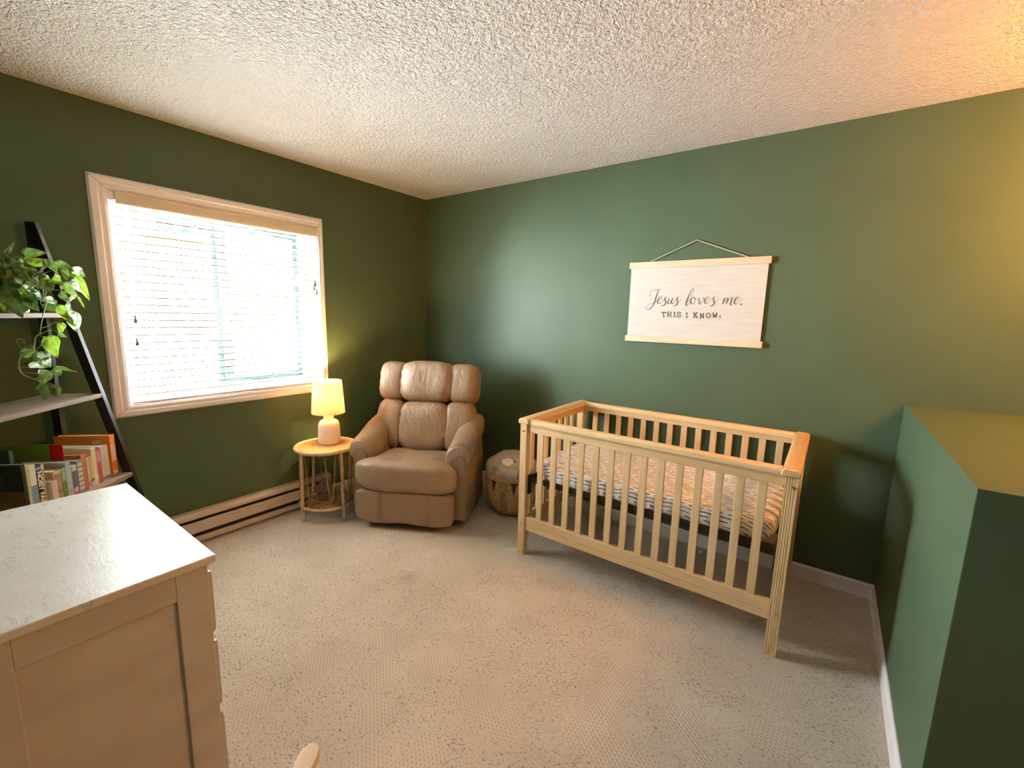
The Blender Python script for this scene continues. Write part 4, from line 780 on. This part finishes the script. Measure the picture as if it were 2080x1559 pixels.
# ------------------------------------------------------------ pothos on the top shelf
px, py = .225, .062
pw = LW(px, py, 0)
pt = thing('potted_pothos', 'trailing green pothos in a white pot on the top ladder shelf', 'plant', (0,0,0))
MB().lathe([(0,0),(.042,0),(.046,.004),(.060,.110),(.062,.118),(.058,.120),(.052,.100),(0,.100)], (pw[0],pw[1],1.4025), 32).build('pot', M['ceramic'], pt, smooth=.7)
MB().lathe([(0,.104),(.040,.1035),(.0535,.1025)], (pw[0],pw[1],1.4025), 24).build('soil', plain('dark_soil', (.03,.02,.012), .95, .1, var=.4, vs=90), pt, smooth=9)
def leaf_mat(name, a, b):
    t = NT(name); f = t.noise(t.obj((30,30,30)), 1.3, 3, .6, .6); c = t.ramp(f, (.42, a), (.62, b)); t.set(c, .38, .4)
    tr = t.n('ShaderNodeBsdfTranslucent'); t.l(c, tr.inputs[0]); mx = t.n('ShaderNodeMixShader'); mx.inputs[0].default_value = .3
    t.l(t.b.outputs[0], mx.inputs[1]); t.l(tr.outputs[0], mx.inputs[2]); t.l(mx.outputs[0], t.out.inputs[0]); return t.m
LM = [leaf_mat('pothos_dark', (.045,.085,.018), (.085,.15,.03)), leaf_mat('pothos_green', (.085,.16,.03), (.20,.30,.075)),
      leaf_mat('pothos_lime', (.20,.34,.025), (.36,.50,.08)), leaf_mat('pothos_cream', (.12,.22,.07), (.62,.68,.50))]
CAM = Vector((3.0803,-2.8715,1.4465))
lf = MB()
for L_ in LEAVES:
    b = Vector(L_[0:3]); t = Vector(L_[3:6]); wd = L_[6]; lf.mi = L_[7]
    ax = t-b; ln = ax.length; ax.normalize()
    vw = (CAM-b).normalized(); side = ax.cross(vw).normalized(); nrm = side.cross(ax).normalized()
    tw = random.uniform(-.5,.5); side, nrm = side*cos(tw)+nrm*sin(tw), nrm*cos(tw)-side*sin(tw)
    NU, NV = 9, 6; vs = []
    for i in range(NU+1):
        u = i/NU; half = wd/2*1.08*(sin(PI*min(1,u**.62))**.75)*(1-.15*u) if 0 < u < 1 else 0
        for j_ in range(NV+1):
            v = -1+2*j_/NV
            back = -.10*ln*abs(v)**1.5*(1-u)**3
            p = b + ax*(u*ln+back) + side*(v*half) + nrm*(.16*half*2*(abs(v)**1.3) - .0 + .10*ln*sin(PI*u)*(1-.3*abs(v)) + .004*sin(9*u+4*v))
            vs.append(p)
    lf.add(vs, [(i*(NV+1)+k,(i+1)*(NV+1)+k,(i+1)*(NV+1)+k+1,i*(NV+1)+k+1) for i in range(NU) for k in range(NV)])
lf.build('foliage', LM, pt, smooth=9)
sm_ = MB()
for s_ in STEMS:
    p = spline(s_, 5) if len(s_) > 2 else s_; sm_.tube(p, .0022 if len(s_) > 4 else .0014, 6)
sm_.build('stems', plain('pothos_stem', (.20,.26,.09), .5), pt, smooth=9)

# ------------------------------------------------------------ dresser
DX0, DX1, DYF, DYB, DH = 1.036, 1.822, -2.452, -2.905, .80
dr = thing('dresser', 'distressed cream white dresser filling the lower left corner', 'dresser', ((DX0+DX1)/2,(DYF+DYB)/2,0))
hx, hy = (DX1-DX0)/2, (DYF-DYB)/2
MB().box(-hx,hx,-hy,hy,DH-.021,DH).build('dresser_top', M['dresser_top'], dr, bevel=.003, seg=3)
bx, by = hx-.014, hy-.016
stl, rl = .072, .075
for sx in (-1,1):
    m = MB(); xa, xb = (bx-.02, bx) if sx > 0 else (-bx, -bx+.02)
    m.box(xa,xb,-by,-by+stl,0,DH-.0212).box(xa,xb,by-stl,by,0,DH-.0212).box(xa,xb,-by+stl,by-stl,DH-.0212-rl,DH-.0212).box(xa,xb,-by+stl,by-stl,.07,.15)
    sf = m.build('side_frame', M['dresser'], dr, bevel=.002)
    xi = (bx-.018, bx-.010) if sx > 0 else (-bx+.010, -bx+.018)
    MB().box(xi[0],xi[1],-by+stl-.006,by-stl+.006,.145,DH-.0212-rl+.006).build('side_panel', M['dresser'], sf)
MB().box(-bx+.02,bx-.02,-by,-by+.008,.07,DH-.0212).build('back_panel', M['dresser'], dr)
fr = MB(); fr.box(-bx+.02,bx-.02,by-.03,by-.004,.07,.11)
for z in (.325,.55,.755): fr.box(-bx+.02,bx-.02,by-.03,by-.004,z,z+.02)
fr.build('front_frame', M['dresser'], dr)
for z0, z1 in ((.112,.323),(.347,.548),(.572,.753)):
    d = MB(); d.prism([(by-.004,z0),(by+.006,z0+.004),(by+.008,z0+.02),(by+.008,z1-.02),(by+.006,z1-.004),(by-.004,z1)], 0, -bx+.012, bx-.002)
    d.box(-bx+.04,bx-.04,-by+.03,by-.004,z0+.01,z1-.03)
    do = d.build('drawer', M['dresser'], dr)
    for kx in (-.18,.18):
        k = MB(); k.cyl((kx,by+.008,(z0+z1)/2),(kx,by+.022,(z0+z1)/2),.007,n=10); k.pillow((kx,by+.028,(z0+z1)/2),(.015,.010,.015),2.2,6); k.build('knob', M['screw'], do, smooth=.8)

# ------------------------------------------------------------ wooden chair whose arm tip shows at the bottom edge
AZ = .52
ch = thing('wooden_chair', 'pale wooden chair, only its rounded arm tip showing at the bottom edge', 'chair', (2.20,-2.49,0))
SKY, SUN, LAMPW, STAIRW, FILLW, EXPO = 5, 60.0, 3.2, 13.0, 0.15, 3.45
STAIR_POS = (4.25,-.65,2.05)
th = math.atan2(-.58,-.81)
ux, uy = Vector((cos(th),sin(th))), Vector((-sin(th),cos(th)))       # local x, local y in world
tip = Vector((2.268,-2.447)); og = tip - ux*(-.165) - uy*(-.20)
ch.location = (og.x, og.y, 0); ch.rotation_euler = (0,0,th)
for sx in (-1,1):
    yt = -.20 if sx < 0 else -.13
    n = 8; pts = [(-.021,yt+.030)]+[(-.0205*cos(PI*k/n)*(1-.12*sin(PI*k/n)), yt+.024-.024*sin(PI*k/n)) for k in range(1,n)]+[(.021,yt+.030),(.024,.20),(-.024,.20)]
    MB().prism([(sx*.165+x,y) for x,y in pts], 2, AZ-.020, AZ).build('arm', M['armwood'], ch, bevel=.003, smooth=.7)
    MB().bar((sx*.165,yt+.09,.0),(sx*.165,yt+.10,AZ-.0205),.030,.028).build('leg', M['armwood'], ch)
    MB().bar((sx*.165,.185,.0),(sx*.165,.20,.70),.030,.028).build('leg', M['armwood'], ch)
MB().box(-.148,.148,-.14,.17,.27,.29).build('seat', M['armwood'], ch, bevel=.004)
MB().box(-.150,.150,.186,.204,.58,.68).build('backrest', M['armwood'], ch, bevel=.004)

# ------------------------------------------------------------ camera
r = Vector((0.8079824344743692, 0.5886810519000947, 0.02487980535835386)); u = Vector((-0.11155094130210907, 0.11137174803128323, 0.9874982132819631)); f = Vector((-0.5785505795308522, 0.8006565761137883, -0.15565434157215355))
cd = bpy.data.cameras.new('camera'); cam = bpy.data.objects.new('camera', cd); COL.objects.link(cam)
cd.sensor_fit = 'HORIZONTAL'; cd.sensor_width = 36; cd.lens = 891.842/2080*36; cd.clip_start = .02; cd.clip_end = 100
m3 = Matrix((r, u, -f)).transposed().normalized(); mw = m3.to_4x4(); mw.translation = CAM; cam.matrix_world = mw
S.camera = cam

# ------------------------------------------------------------ light
wd = bpy.data.worlds.new('sky'); S.world = wd; wd.use_nodes = True
wb = wd.node_tree.nodes['Background']; wb.inputs[0].default_value = (.72,.86,1,1); wb.inputs[1].default_value = SKY
def light(name, kind, loc, energy, col, **k):
    d = bpy.data.lights.new(name, kind); d.energy = energy; d.color = col
    for a, v in k.items(): setattr(d, a, v)
    o = bpy.data.objects.new(name, d); COL.objects.link(o); o.location = loc; return o
sun = light('sun', 'SUN', (6,-3,9), SUN, (.97,.98,1), angle=.02)
sun.rotation_euler = Vector((-.75,.25,-.80)).to_track_quat('-Z','Y').to_euler()
light('table_lamp_bulb', 'POINT', LAMP, LAMPW, (1,.58,.20), shadow_soft_size=.022)
light('stairwell_light', 'POINT', STAIR_POS, STAIRW, (1,.38,.06), shadow_soft_size=.25)
light('added_fill_light', 'POINT', (2.2,-3.2,2.15), FILLW, (1,.72,.45), shadow_soft_size=.15)  # added weak warm fill behind the camera; no real lamp there

S.view_settings.view_transform = 'Standard'; S.view_settings.look = 'None'; S.view_settings.gamma = 1; S.view_settings.use_curve_mapping = False
S.view_settings.exposure = EXPO
S.cycles.use_denoising = True
try: S.cycles.denoiser = 'OPENIMAGEDENOISE'
except Exception: pass
S.cycles.max_bounces = 14; S.cycles.diffuse_bounces = 8; S.cycles.glossy_bounces = 4; S.cycles.transmission_bounces = 6; S.cycles.transparent_max_bounces = 16
S.cycles.sample_clamp_indirect = 8; S.cycles.caustics_reflective = False; S.cycles.caustics_refractive = False
S.cycles.use_guiding = True
